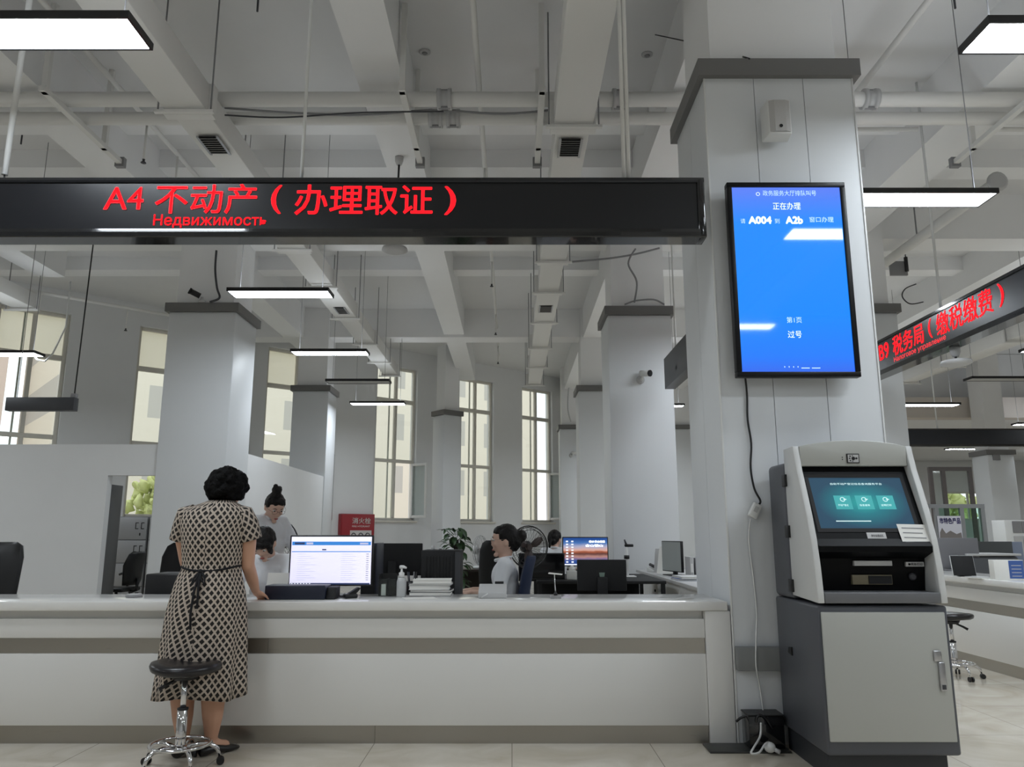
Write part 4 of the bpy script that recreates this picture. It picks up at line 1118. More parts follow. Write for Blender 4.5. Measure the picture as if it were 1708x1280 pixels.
def face(root, W, R, s=1.0, glasses=None):
    for sx in (-1, 1):
        g = MB(); g.ball(W(sx * 0.031, 0.081, 0.012), (0.0145 * s, 0.009 * s, 0.0075 * s), 12, 0, R=R)
        g.ball(W(sx * 0.031, 0.0885, 0.012), (0.006 * s, 0.003 * s, 0.0062 * s), 10, 1, R=R)
        g.build('eye', [mat('eye_white', (226, 224, 220), 0.3), BLACKG], root)
        MB().tube([W(sx * 0.016, 0.09, 0.03), W(sx * 0.032, 0.089, 0.036), W(sx * 0.047, 0.08, 0.03)], [0.002 * s, 0.003 * s, 0.0015 * s], 6).build('eyebrow', HAIRB, root)
    MB().ball(W(0, 0.0965, -0.056), (0.019 * s, 0.006 * s, 0.0035 * s), 12, R=R).ball(W(0, 0.096, -0.063), (0.016 * s, 0.006 * s, 0.004 * s), 12, R=R).build('lips', mat('lips', (176, 96, 90), 0.45), root)
    if glasses:
        g = MB()
        for sx in (-1, 1):
            g.tube([W(sx * 0.033 + 0.023 * cos(a), 0.101, 0.008 + 0.018 * sin(a)) for a in [k * 2 * pi / 20 for k in range(20)]], 0.0011 * s, 6, closed=True)
            g.tube([W(sx * 0.055, 0.1, 0.012), W(sx * 0.079, 0.06, 0.014), W(sx * 0.082, -0.005, 0.008)], 0.001 * s, 6)
        g.tube([W(-0.011, 0.102, 0.012), W(0, 0.105, 0.014), W(0.011, 0.102, 0.012)], 0.0015 * s, 6)
        g.build('glasses', glasses, root)

def hand(g, wrist, d, n, side, curl=0.5, s=1.0):
    """palm, four unequal fingers bent towards n and a thumb on the given side"""
    d = Vector(d).normalized(); n = Vector(n); n = (n - d * n.dot(d)).normalized(); w = d.cross(n) * side
    P = lambda a, b, c: Vector(wrist) + (d * a + w * b + n * c) * s
    R = Matrix((w, d, n)).transposed()
    g.ball(P(0.05, 0, 0), (0.04 * s, 0.052 * s, 0.0165 * s), 14, R=R)
    g.ball(P(0.02, 0, 0), (0.028 * s, 0.035 * s, 0.02 * s), 12, R=R)
    for k, (off, ln) in enumerate(((0.029, 0.068), (0.0098, 0.078), (-0.0098, 0.072), (-0.0285, 0.056))):
        pts = [P(0.078, off * 0.85, 0.0)]; ang = 0.1 + 0.1 * k * curl
        for j, f in enumerate((0.45, 0.32, 0.26)):
            ang += curl * (0.55 + 0.25 * j)
            last = pts[-1]; spread = off * 0.9
            pts.append(last + (d * cos(ang) + n * sin(ang) + w * spread) * (ln * f * s))
        limb(g, pts, [0.0095 * s, 0.0088 * s, 0.0082 * s, 0.0068 * s], 8)
    th = [P(0.022, 0.026, 0.006), P(0.05, 0.05, 0.014), P(0.074, 0.055, 0.024), P(0.092, 0.05, 0.032)]
    limb(g, th, [0.0135 * s, 0.0105 * s, 0.0095 * s, 0.0075 * s], 8)

def hair_ball(name, root, balls, m, voxel=0.011, amp=0.012, freq=28, seed=0.0):
    g = MB()
    for c, r, R in balls: g.ball(c, r, 16, R=R)
    o = g.build(name, m, root)
    fuse(o, voxel, 3)
    for v in o.data.vertices:
        n = noise.noise(v.co * freq + Vector((seed, 0, 0))) + 0.5 * noise.noise(v.co * freq * 2.3)
        v.co += v.normal * amp * n
    return o

# --- the visitor in the patterned dress, standing with her back to the room
def visitor():
    X, Y = -1.73, 4.56
    t = thing('person', 'woman with curly black hair in a lattice patterned dress standing at the counter', 'person', (X, Y, 0))
    R = frame(0.0, radians(-24)); hc = Vector((-1.692, 4.64, 1.445))
    g = MB(); W = head(g, hc, R, 0.98)
    limb(g, [(-1.705, 4.585, 1.31), hc + Vector((0, -0.01, -0.06))], [0.055, 0.05])
    for c, r in (((X, Y + 0.01, 1.25), (0.155, 0.085, 0.10)), ((X, Y + 0.01, 1.12), (0.14, 0.09, 0.13)), ((X, Y + 0.01, 1.0), (0.13, 0.09, 0.12)), ((X - 0.01, Y, 0.82), (0.17, 0.115, 0.14))):
        g.ball(c, r, 18)
    sh = [Vector((X - 0.165, Y + 0.01, 1.30)), Vector((X + 0.165, Y + 0.01, 1.30))]
    limb(g, sh, [0.05, 0.05])
    # arms
    limb(g, [sh[1], (X + 0.2, 4.585, 1.16), (X + 0.192, 4.62, 1.02), (X + 0.185, 4.74, 0.93), (X + 0.18, 4.825, 0.862)], [0.05, 0.045, 0.039, 0.036, 0.025])
    hand(g, (X + 0.18, 4.835, 0.853), (0.12, 0.98, -0.38), (0, -0.3, -1), -1, 0.35, 0.96)
    limb(g, [sh[0], (X - 0.19, 4.61, 1.16), (X - 0.185, 4.67, 1.03), (X - 0.15, 4.76, 0.94), (X - 0.11, 4.83, 0.868)], [0.05, 0.045, 0.039, 0.035, 0.025])
    hand(g, (X - 0.105, 4.838, 0.858), (0.15, 0.98, -0.38), (0, -0.3, -1), 1, 0.35, 0.96)
    # legs
    limb(g, [(X - 0.10, Y, 0.78), (X - 0.10, Y + 0.02, 0.45), (X - 0.10, Y - 0.015, 0.33), (X - 0.095, Y, 0.2), (X - 0.09, Y + 0.01, 0.09)], [0.10, 0.068, 0.068, 0.056, 0.036])
    limb(g, [(X + 0.07, Y, 0.78), (X + 0.068, Y + 0.02, 0.45), (X + 0.07, Y - 0.01, 0.33), (X + 0.067, Y + 0.01, 0.2), (X + 0.06, Y + 0.03, 0.09)], [0.10, 0.068, 0.07, 0.056, 0.036])
    limb(g, [(X - 0.09, Y + 0.0, 0.055), (X - 0.085, Y + 0.09, 0.035)], [0.032, 0.026])
    limb(g, [(X + 0.06, Y + 0.02, 0.055), (X + 0.12, Y + 0.09, 0.035)], [0.032, 0.026])
    fuse(g.build('body', SKIN, t), 0.0085, 5)
    face(t, W, R, 0.98)
    # shoes
    for hx, hy, ang in ((X - 0.09, Y - 0.02, 0.05), (X + 0.055, Y, -0.72)):
        d = Vector((-math.sin(ang), cos(ang), 0)); n_ = Vector((d.y, -d.x, 0)); rings = []
        for k, (a, wd, h, z0) in enumerate(((-0.045, 0.012, 0.03, 0.02), (-0.04, 0.03, 0.05, 0.003), (-0.01, 0.035, 0.055, 0.003), (0.04, 0.034, 0.045, 0.012), (0.10, 0.042, 0.036, 0.003), (0.15, 0.036, 0.03, 0.003), (0.185, 0.016, 0.018, 0.004), (0.19, 0.006, 0.01, 0.006))):
            c = Vector((hx, hy, z0)) + d * a
            rings.append([c + n_ * (wd * cos(2 * pi * j / 16)) + Vector((0, 0, (h / 2) * (1 + math.sin(2 * pi * j / 16)))) for j in range(16)])
        MB().loft(rings).build('shoe', mat('shoe_black', (20, 18, 18), 0.35), t)
    # dress
    NA = 72
    rings, zs = [], []
    spec = [  # z, centre x, centre y, rx, ry, fold
        (1.385, -1.705, 4.585, 0.075, 0.062, 0), (1.372, -1.712, 4.58, 0.10, 0.075, 0), (1.35, -1.72, 4.575, 0.155, 0.09, 0), (1.325, -1.727, 4.57, 0.196, 0.098, 0),
        (1.28, -1.73, 4.565, 0.205, 0.107, 0), (1.22, -1.73, 4.562, 0.192, 0.118, 0), (1.15, -1.73, 4.565, 0.182, 0.12, 0), (1.08, -1.73, 4.57, 0.173, 0.117, 0.01),
        (1.02, -1.731, 4.572, 0.163, 0.112, 0.02), (0.995, -1.731, 4.572, 0.165, 0.114, 0.03), (0.94, -1.734, 4.565, 0.188, 0.13, 0.025), (0.86, -1.738, 4.56, 0.212, 0.146, 0.02),
        (0.76, -1.742, 4.56, 0.228, 0.156, 0.025), (0.64, -1.744, 4.56, 0.236, 0.163, 0.035), (0.5, -1.747, 4.56, 0.243, 0.17, 0.045), (0.38, -1.75, 4.56, 0.25, 0.178, 0.055), (0.315, -1.752, 4.56, 0.254, 0.182, 0.06)]
    spec = [(z, cx + (0.01 if z < 0.9 else 0.004), cy, rx * (0.93 if z < 0.97 else 0.95), ry, fo) for z, cx, cy, rx, ry, fo in spec]
    for z, cx, cy, rx, ry, fo in spec:
        ring = []
        for j in range(NA):
            a = 2 * pi * j / NA - pi / 2
            ca, sa = cos(a), math.sin(a)
            e = 2 / 2.3
            x = math.copysign(abs(ca) ** e, ca); y = math.copysign(abs(sa) ** e, sa)
            f = 1 + fo * (math.sin(9 * a + 1.3) + 0.6 * math.sin(5 * a + z * 2)) 
            zz = z + (0.012 * math.sin(3 * a) if z < 0.33 else 0)
            ring.append((cx + rx * x * f, cy + ry * y * f, zz))
        rings.append(ring); zs.append(z)
    ZN = zs
    def uvs(i, j):
        z = ZN[i]; rad = 0.17 + max(0, (0.95 - z)) * 0.06
        return (rad * 2 * pi * (j / NA), z)
    g = MB(); g.loft(rings, uvs=uvs, caps=False)
    o = g.build('dress', DRESS, t); o.modifiers.new('thick', 'SOLIDIFY').thickness = 0.004
    def sleeve(p):
        rr = []; pts = [Vector(q) for q in p[0]]; n = 28
        for k, (c, r) in enumerate(zip(pts, p[1])):
            d = (pts[min(k + 1, len(pts) - 1)] - pts[max(k - 1, 0)]).normalized()
            a = d.cross(Vector((0, 1, 0))).normalized(); b = d.cross(a)
            rr.append([c + a * (r * cos(2 * pi * j / n)) + b * (r * 1.1 * math.sin(2 * pi * j / n)) for j in range(n)])
        ln = [0]
        for a_, b_ in zip(pts, pts[1:]): ln.append(ln[-1] + (b_ - a_).length)
        g = MB(); g.loft(rr, uvs=lambda i, j: (0.36 * j / n, 1.3 - ln[i]), caps=False)
        s_ = g.build('sleeve', DRESS, t); s_.modifiers.new('thick', 'SOLIDIFY').thickness = 0.004
    sleeve(([(X + 0.12, 4.57, 1.318), (X + 0.165, 4.572, 1.305), (X + 0.19, 4.58, 1.25), (X + 0.203, 4.585, 1.19), (X + 0.209, 4.59, 1.165)], [0.05, 0.06, 0.063, 0.065, 0.066]))
    sleeve(([(X - 0.12, 4.57, 1.318), (X - 0.165, 4.572, 1.305), (X - 0.182, 4.59, 1.25), (X - 0.196, 4.6, 1.19), (X - 0.202, 4.605, 1.165)], [0.05, 0.06, 0.062, 0.063, 0.064]))
    # cord belt with bow
    g = MB(); z = 1.005
    g.tube([(-1.728 + 0.162 * math.copysign(abs(cos(a)) ** 0.87, cos(a)), 4.572 + 0.119 * math.copysign(abs(math.sin(a)) ** 0.87, math.sin(a)), z + 0.012 * cos(2 * a)) for a in [k * 2 * pi / 48 for k in range(48)]], 0.006, 8, closed=True)
    yb = 4.436
    for pts in ([(-1.738, yb, z - 0.01), (-1.768, yb - 0.014, z - 0.05), (-1.776, yb - 0.026, z - 0.09), (-1.75, yb - 0.018, z - 0.05), (-1.738, yb, z - 0.012)],
                [(-1.738, yb, z - 0.01), (-1.708, yb - 0.014, z - 0.045), (-1.70, yb - 0.026, z - 0.085), (-1.728, yb - 0.018, z - 0.05), (-1.738, yb, z - 0.012)],
                [(-1.738, yb, z - 0.01), (-1.752, yb - 0.036, z - 0.12), (-1.754, yb - 0.056, z - 0.24), (-1.745, yb - 0.062, z - 0.32)],
                [(-1.738, yb, z - 0.01), (-1.73, yb - 0.034, z - 0.10), (-1.722, yb - 0.052, z - 0.21)]):
        g.tube(pts, 0.0065, 6)
    g.ball((-1.738, yb - 0.003, z - 0.012), 0.012, 10)
    g.build('cord_belt', CLOTHBK, t)
    # curly bob
    rr = random.Random(5); balls = [(hc + R @ Vector((0, -0.03, 0.02)), (0.104, 0.095, 0.108), R)]
    for k in range(90):
        a, b = rr.uniform(0, 2 * pi), rr.uniform(-0.75, 1.0)
        v = Vector((cos(a) * math.sqrt(1 - b * b), math.sin(a) * math.sqrt(1 - b * b), b))
        if v.y > 0.45 and b < 0.6: continue
        c = hc + R @ Vector((v.x * 0.10, -0.03 + v.y * 0.088, 0.012 + v.z * 0.10))
        balls.append((c, rr.uniform(0.024, 0.034), None))
    hair_ball('curly_hair', t, balls, HAIR, 0.008, 0.006, 60)
visitor()

# --- staff in white shirts
def staff(label, yaw, hp, hc, hpitch, sh_c, el, wr, kn, an, hd, s=1.0, hair='bun', glasses=None, hyaw=None, sitting=True, lean=0.0, group='staff in white shirts'):
    """hp pelvis, hc head centre, sh_c middle of the shoulders; el, wr, kn, an: (left, right) pairs; hd: hand directions"""
    t = thing('person', label, 'person', (hp[0], hp[1], 0), 0, group)
    hp, hc, sh_c = Vector(hp), Vector(hc), Vector(sh_c)
    Rb = frame(yaw); Rh = frame(yaw if hyaw is None else hyaw, hpitch)
    rt = Rb @ Vector((1, 0, 0)); fw = Rb @ Vector((0, 1, 0))
    sh = [sh_c - rt * 0.165, sh_c + rt * 0.165]; hips = [hp - rt * 0.085, hp + rt * 0.085]
    up = (sh_c - hp)
    def torso(g, o, low=True):
        for k, (f, r) in enumerate(((0.0, (0.155, 0.11, 0.11)), (0.3, (0.14, 0.1, 0.13)), (0.55, (0.145, 0.10, 0.13)), (0.78, (0.15, 0.10, 0.12)))):
            if not low and k == 0: r = (0.155, 0.112, 0.07)
            g.ball(hp + up * f + fw * 0.01, tuple(x + o for x in r), 16, R=Rb)
        limb(g, sh, [0.052 + o] * 2); limb(g, [sh[0] + rt * 0.05 - up * 0.08, sh[1] - rt * 0.05 - up * 0.08], [0.07 + o] * 2)
    g = MB(); W = head(g, hc, Rh, s)
    nk = hc + Rh @ Vector((0, -0.015, -0.06))
    limb(g, [sh_c + Vector((0, 0, 0.02)), nk], [0.052, 0.047])
    torso(g, -0.006)
    for i in (0, 1):
        e, w_ = Vector(el[i]), Vector(wr[i])
        limb(g, [sh[i], e, e.lerp(w_, 0.5), w_], [0.045, 0.036, 0.034, 0.024])
        hand(g, w_, hd[i], (0, 0, -1), 1 if i == 0 else -1, 0.4, 0.95)
        limb(g, [hips[i], Vector(kn[i]), Vector(an[i])], [0.075, 0.05, 0.036])
    fuse(g.build('body', SKINF, t), 0.009, 5)
    face(t, W, Rh, s, glasses)
    g = MB(); torso(g, 0.012, False)
    for i in (0, 1):
        e = Vector(el[i]); limb(g, [sh[i], sh[i].lerp(e, 0.5), sh[i].lerp(e, 0.85)], [0.062, 0.06, 0.061])
    so = fuse(g.build('shirt', SHIRT, t), 0.011, 6)
    g = MB(); rg = [sh_c + Vector((0, 0, 0.045)) + rt * (0.062 * cos(a)) + fw * (0.062 * math.sin(a) + 0.012) + Vector((0, 0, 0.015 * -math.sin(a))) for a in [k * 2 * pi / 24 for k in range(24)]]
    g.tube(rg, 0.014, 8, closed=True); g.build('collar', SHIRT, t)
    g = MB(); g.ball(hp, (0.168, 0.125, 0.12), 16, R=Rb)
    for i in (0, 1): limb(g, [hips[i], Vector(kn[i]), Vector(an[i]) + Vector((0, 0, 0.03))], [0.098, 0.068, 0.056])
    fuse(g.build('trousers', CLOTHBK, t), 0.012, 5)
    for i in (0, 1):
        a = Vector(an[i]); g = MB()
        limb(g, [Vector((a.x, a.y, 0.04)), Vector((a.x, a.y, 0.035)) + fw * 0.14], [0.038, 0.032]); fuse(g.build('shoe', BLACK, t), 0.011, 2)
    H = lambda x, y, z: hc + Rh @ (Vector((x, y, z)) * s)
    balls = [(H(0, -0.021, 0.022), (0.083 * s, 0.092 * s, 0.103 * s), Rh), (H(0, 0.034, 0.068), (0.062 * s, 0.046 * s, 0.046 * s), Rh), (H(0, -0.06, -0.03), (0.062 * s, 0.05 * s, 0.06 * s), Rh)]
    for sx in (-1, 1): balls.append((H(sx * 0.067, -0.005, 0.035), (0.016 * s, 0.042 * s, 0.05 * s), Rh))
    if hair == 'bun': balls += [(H(0, -0.122, 0.02), 0.046 * s, None), (H(0.02, -0.14, 0.035), 0.028 * s, None), (H(0, -0.08, -0.01), (0.06 * s, 0.05 * s, 0.06 * s), Rh)]
    if hair == 'topbun': balls += [(H(0.0, -0.055, 0.135), (0.045 * s, 0.042 * s, 0.036 * s), Rh), (H(0.02, -0.06, 0.165), 0.022 * s, None), (H(-0.03, -0.07, 0.15), 0.018 * s, None)]
    if hair == 'fringe': balls += [(H(0, 0.07, 0.055), (0.062 * s, 0.03 * s, 0.035 * s), Rh), (H(0.06, 0.05, 0.0), (0.02 * s, 0.03 * s, 0.06 * s), Rh), (H(-0.06, 0.05, 0.0), (0.02 * s, 0.03 * s, 0.06 * s), Rh)]
    if hair == 'tail': balls += [(H(0, -0.12, 0.05), 0.03 * s, None), (H(0, -0.14, -0.0), (0.026 * s, 0.03 * s, 0.06 * s), Rh), (H(0.01, -0.135, -0.08), (0.022 * s, 0.022 * s, 0.06 * s), Rh)]
    hair_ball('hair', t, balls, HAIRB, 0.009, 0.005, 50, label.__len__())
    return t

RG = mat('dark_red_frame', (86, 32, 34), 0.3)
# standing, looking down, turned towards the big monitor
p = at(455, 900, 6.75)
staff('standing clerk in a white shirt with a top bun and glasses, looking down', radians(-118), (p.x - 0.04, 6.8, 0.84), (at(458, 846, 6.72).x, 6.72, at(458, 846, 6.72).z), radians(-34), (p.x - 0.06, 6.78, 1.295),
      [(p.x + 0.16, 6.92, 1.06), (p.x + 0.02, 6.60, 1.05)], [(p.x + 0.26, 6.74, 0.93), (p.x + 0.2, 6.56, 0.92)],
      [(p.x - 0.02, 6.88, 0.45), (p.x - 0.02, 6.71, 0.45)], [(p.x - 0.05, 6.89, 0.07), (p.x - 0.05, 6.70, 0.07)], [(0.8, -0.4, -0.3), (0.9, -0.2, -0.3)], 1.0, 'topbun', RG, hyaw=radians(-140))
# seated, bowed over the counter ledge beside the visitor's arm
p = at(441, 906, 5.72)
staff('seated clerk with a short black fringe bowed low beside the visitor', radians(172), (p.x - 0.02, 6.1, 0.52), (p.x, 5.72, p.z), radians(-48), (p.x - 0.01, 5.88, 0.99),
      [(p.x + 0.2, 5.75, 0.82), (p.x - 0.22, 5.75, 0.82)], [(p.x + 0.12, 5.6, 0.735), (p.x - 0.1, 5.6, 0.735)],
      [(p.x + 0.1, 5.72, 0.5), (p.x - 0.12, 5.72, 0.5)], [(p.x + 0.1, 5.72, 0.07), (p.x - 0.12, 5.72, 0.07)], [(-0.5, -0.8, -0.1), (0.5, -0.8, -0.1)], 0.98, 'fringe')
# seated in profile
p = at(842, 902, 6.4)
staff('seated clerk in profile with a low bun and glasses on a blue chair', radians(90), (p.x + 0.05, 6.42, 0.51), (p.x - 0.0, 6.4, p.z), radians(-6), (p.x + 0.0, 6.42, 0.955),
      [(p.x - 0.05, 6.23, 0.72), (p.x - 0.05, 6.61, 0.72)], [(p.x - 0.26, 6.27, 0.745), (p.x - 0.26, 6.55, 0.745)],
      [(p.x - 0.36, 6.32, 0.52), (p.x - 0.36, 6.52, 0.52)], [(p.x - 0.38, 6.32, 0.07), (p.x - 0.38, 6.52, 0.07)], [(-1, 0.05, -0.05), (-1, -0.05, -0.05)], 1.08, 'bun', mat('thin_grey_frame', (176, 150, 136), 0.5))
# far back, seen from behind
p = at(926, 900, 10.3)
staff('far clerk with a dark ponytail seated behind the dark monitor', radians(-35), (p.x, 10.3, 0.52), (p.x, 10.33, p.z), radians(-10), (p.x - 0.0, 10.31, 0.96),
      [(p.x - 0.16, 10.5, 0.75), (p.x + 0.24, 10.38, 0.75)], [(p.x - 0.02, 10.68, 0.77), (p.x + 0.3, 10.58, 0.77)],
      [(p.x + 0.12, 10.7, 0.52), (p.x + 0.3, 10.6, 0.52)], [(p.x + 0.12, 10.7, 0.07), (p.x + 0.3, 10.6, 0.07)], [(0.4, 0.9, 0), (0.4, 0.9, 0)], 1.0, 'tail')
# ------------------------------------------------------------------ furniture and equipment
def chair(loc, rz, label, m=BLACKM, zb=1.05, group='office chairs', wide=0.46, arms=True):
    """faces local +y"""
    t = thing('office_chair', label, 'chair', loc, rz, group)
    g = L(t); g.box(-wide / 2, wide / 2, -0.24, 0.24, 0.38, 0.44, 0.03, seg=3); g.build('seat', m, t)
    h = zb; w = wide / 2
    rings = []
    for z, yy, ww, th in ((0.47, -0.25, w * 0.8, 0.03), (0.55, -0.265, w * 0.92, 0.035), (0.75, -0.27, w, 0.035), (h - 0.12, -0.3, w, 0.03), (h - 0.03, -0.325, w * 0.86, 0.026), (h, -0.335, w * 0.62, 0.016)):
        ring = []
        for j in range(20):
            a = 2 * pi * j / 20; ca, sa = cos(a), math.sin(a)
            ring.append((ww * math.copysign(abs(ca) ** 0.55, ca), yy + th * math.copysign(abs(sa) ** 0.8, sa) + 0.05 * (ca * ca), z))
        rings.append(ring)
    L(t).loft(rings).build('backrest', m, t)
    L(t).tube([(0, -0.2, 0.37), (0, -0.31, 0.40), (0, -0.32, 0.56)], 0.022, 8).build('back_bracket', BLACK, t)
    L(t).lathe([(0.03, 0.08), (0.03, 0.24), (0.02, 0.25), (0.02, 0.37)], (0, 0, 0), 12).build('post', BLACK, t)
    if arms:
        for s in (-1, 1):
            L(t).tube([(s * (w + 0.0), 0.0, 0.39), (s * (w + 0.05), 0.0, 0.5), (s * (w + 0.05), -0.05, 0.6), (s * (w + 0.05), 0.12, 0.615), (s * (w + 0.05), 0.16, 0.6)], 0.018, 8).build('armrest', BLACK, t)
    for k in range(5):
        a = k * 2 * pi / 5; d = Vector((cos(a), math.sin(a), 0))
        o = L(t).tube([d * 0.02 + Vector((0, 0, 0.1)), d * 0.28 + Vector((0, 0, 0.06))], [0.024, 0.016], 8).build('leg', BLACK, t)
        L(t).ball(d * 0.28 + Vector((0, 0, 0.026)), 0.026, 10).build('caster', BLACK, o)
    return t
chair((at(-62, 950, 6.1).x, 6.15, 0), radians(172), 'large black leather chair behind the far end of the counter', BLACK, 1.13, wide=0.52)
chair((at(276, 950, 6.55).x, 6.6, 0), radians(175), 'black chair back just past the elbow of the patterned dress', BLACKM, 1.12, wide=0.4)
chair((at(204, 940, 11.6).x, 11.5, 0), radians(82), 'black chair in profile seen through the partition doorway', BLACK, 0.94, wide=0.44)
p = at(842, 902, 6.4)
chair((p.x - 0.10, 6.42, 0), radians(90), 'dark blue chair of the clerk in profile', BLUECL, 1.02, wide=0.44, arms=False)
p = at(441, 906, 5.72)
chair((p.x - 0.02, 6.14, 0), radians(172), 'black chair under the bowed clerk', BLACKM, 0.88, wide=0.42, arms=False)
chair((at(812, 940, 9.4).x, 9.4, 0), radians(20), 'black chair back in front of the desk with the white fan', BLACKM, 1.12, wide=0.34, arms=False)
chair((at(926, 900, 10.3).x + 0.0, 10.27, 0), radians(-35), 'black chair of the far clerk with the ponytail', BLACKM, 0.9, wide=0.4, arms=False)

def desk(x0, x1, y0, y1, z, label, m=WOODD, panel=True, legm=BLACK):
    t = thing('office_desk', label, 'desk', ((x0 + x1) / 2, (y0 + y1) / 2, 0), 0, 'staff desks')
    MB().box(x0, x1, y0, y1, z - 0.03, z, 0.004).build('desktop', m, t)
    for x in (x0 + 0.03, x1 - 0.03):
        for y in (y0 + 0.03, y1 - 0.03): MB().box(x - 0.02, x + 0.02, y - 0.02, y + 0.02, 0, z - 0.031).build('leg', legm, t)
    if panel: MB().box(x0 + 0.06, x1 - 0.06, y1 - 0.05, y1 - 0.035, 0.25, z - 0.031).build('modesty_panel', m, t)
    return t
desk(-1.15, -0.3, 5.98, 7.0, 0.72, 'dark desk in front of the clerk in profile')
desk(-1.3, -0.05, 10.5, 11.3, 0.73, 'dark desk with the white fan and the leafy plant')
desk(0.25, 1.55, 8.0, 9.4, 0.73, 'black desk carrying the landscape wallpaper monitor', BLACKM)
desk(0.3, 1.3, 10.75, 11.4, 0.73, 'dark desk in front of the far clerk')

def monitor(loc, rz, w, h, lift, label, face_mat=BLACKG, back=BLACK, draw=None, thick=0.03, group='computer monitors', logo=False, chin=0.0, base=True):
    """screen faces local -y; loc is the foot on its surface, lift the gap under the panel"""
    t = thing('computer_monitor', label, 'monitor', loc, rz, group)
    L(t).box(-w / 2, w / 2, 0, thick, lift, lift + h, 0.006).build('housing', back, t)
    b = 0.011
    q = L(t); q.quad((-w / 2 + b, -0.0012, lift + b + chin), (w / 2 - b, -0.0012, lift + b + chin), (w / 2 - b, -0.0012, lift + h - b), (-w / 2 + b, -0.0012, lift + h - b))
    sc = q.build('display', face_mat, t)
    if chin: L(t).box(-w / 2 + 0.004, w / 2 - 0.004, -0.003, -0.0002, lift + 0.004, lift + chin).build('chin_strip', LGREY, t)
    L(t).box(-0.035, 0.035, thick - 0.004, thick + 0.03, 0.006, lift + h * 0.45, 0.008).build('stand', back, t)
    L(t).box(-0.12, 0.12, -0.06, 0.13, 0, 0.012, 0.005).build('foot', back, t)
    if logo:
        g = L(t); z = lift + h * 0.5
        g.prism([(-0.02, z + 0.018), (0.02, z + 0.018), (0.016, z - 0.012), (0, z - 0.022), (-0.016, z - 0.012)], 'y', thick, thick + 0.002)
        g.build('emblem', mat('emblem_grey', (120, 140, 130), 0.4), t)
    if draw: draw(t, sc, w, h, lift)
    return t

UIW = mat('screen_ui_white', (218, 216, 238), 0.4, emit=0.85); UIB = mat('screen_ui_blue', (52, 122, 196), 0.4, emit=0.8)
UIL = mat('screen_ui_line', (178, 180, 206), 0.4, emit=0.8); UID = mat('screen_ui_dark', (50, 62, 98), 0.4, emit=0.6); UIG = mat('screen_ui_pale', (236, 240, 248), 0.4, emit=0.9)
def ui(t, sc, w, h, lift):
    def q(u0, u1, v0, v1, m, nm, o=-0.002):
        x = lambda u: -w / 2 + u * w
        z = lambda v: lift + v * h
        g = L(t); g.quad((x(u0), o, z(v0)), (x(u1), o, z(v0)), (x(u1), o, z(v1)), (x(u0), o, z(v1))); return g.build(nm, m, sc)
    q(0.03, 0.97, 0.90, 0.965, UIG, 'browser_bar'); q(0.03, 0.97, 0.80, 0.87, UIB, 'header_band'); q(0.03, 0.97, 0.665, 0.68, UIB, 'table_head'); q(0.03, 0.97, 0.03, 0.06, UID, 'task_bar')
    q(0.39, 0.44, 0.70, 0.725, UID, 'button'); q(0.06, 0.18, 0.815, 0.855, UID, 'logo_block', -0.0025); q(0.2, 0.28, 0.815, 0.855, UIL, 'logo_text', -0.0025); q(0.84, 0.94, 0.815, 0.85, UIL, 'menu_text', -0.0025)
    for k in range(13):
        v = 0.62 - k * 0.042
        q(0.10, 0.20 + 0.06 * (k % 3), v, v + 0.008, UIL, 'table_row'); q(0.62, 0.76 + 0.04 * (k % 2), v, v + 0.008, UIL, 'table_row'); q(0.92, 0.95, v, v + 0.008, UID, 'table_row')
    for k in range(7): q(0.04 + 0.035 * k, 0.058 + 0.035 * k, 0.036, 0.054, UIG, 'task_icon', -0.0025)
x0, x1, z0, z1 = rect(482, 893, 622, 978, 5.14)
monitor(((x0 + x1) / 2, 5.14, 0.8), 0, x1 - x0, z1 - z0, z0 - 0.8, 'lit monitor on the counter showing a pale web page with blue header', UIW, BLACK, ui, 0.028, group='monitors on the front counter')
LAND = ramp_screen('landscape_wallpaper', [(0.0, (30, 52, 122)), (0.22, (48, 84, 160)), (0.36, (190, 140, 130)), (0.46, (96, 58, 52)), (0.54, (172, 92, 60)), (0.60, (226, 176, 160)), (0.74, (176, 178, 206)), (0.86, (72, 120, 188)), (1.0, (30, 76, 150))], 0.85, noise_amt=0.10)
def wall_ui(t, sc, w, h, lift):
    for k, (v, a, b_) in enumerate(((0.80, 0.58, 0.93), (0.665, 0.50, 0.88))):
        p = ROOTM[t.name] @ Vector((-w / 2 + a * w, -0.002, lift + v * h))
        text_mesh('screen_text', ('绿水青山就是', '金山银山')[k], UIG, sc, p, (1, 0, 0), (0, 0, 1), (b_ - a) * w, 0.026, 0.01)
    for c in range(2):
        for k in range(8):
            g = L(t); x = -w / 2 + 0.04 + 0.06 * c; z = lift + h * (0.12 + 0.1 * k)
            g.quad((x, -0.002, z), (x + 0.025, -0.002, z), (x + 0.025, -0.002, z + 0.016), (x, -0.002, z + 0.016)); g.build('desktop_icon', UIG, sc)
    g = L(t); g.quad((-w / 2 + 0.01, -0.002, lift + 0.012), (w / 2 - 0.01, -0.002, lift + 0.012), (w / 2 - 0.01, -0.002, lift + 0.026), (-w / 2 + 0.01, -0.002, lift + 0.026)); g.build('task_bar', UIG, sc)
x0, x1, z0, z1 = rect(938, 896, 1015, 945, 8.9)
monitor(((x0 + x1) / 2, 8.9, 0.73), radians(2), x1 - x0, z1 - z0, z0 - 0.73, 'lit monitor with a blue and orange landscape wallpaper', LAND, BLACK, wall_ui)
x0, x1, z0, z1 = rect(963, 934, 1045, 986, 5.6)
monitor(((x0 + x1) / 2, 5.63, 0.695), pi, x1 - x0, z1 - z0, z0 - 0.695, 'black monitor back with a small shield emblem behind the counter', BLACKG, BLACKM, None, 0.035, logo=True, group='monitors on the front counter')
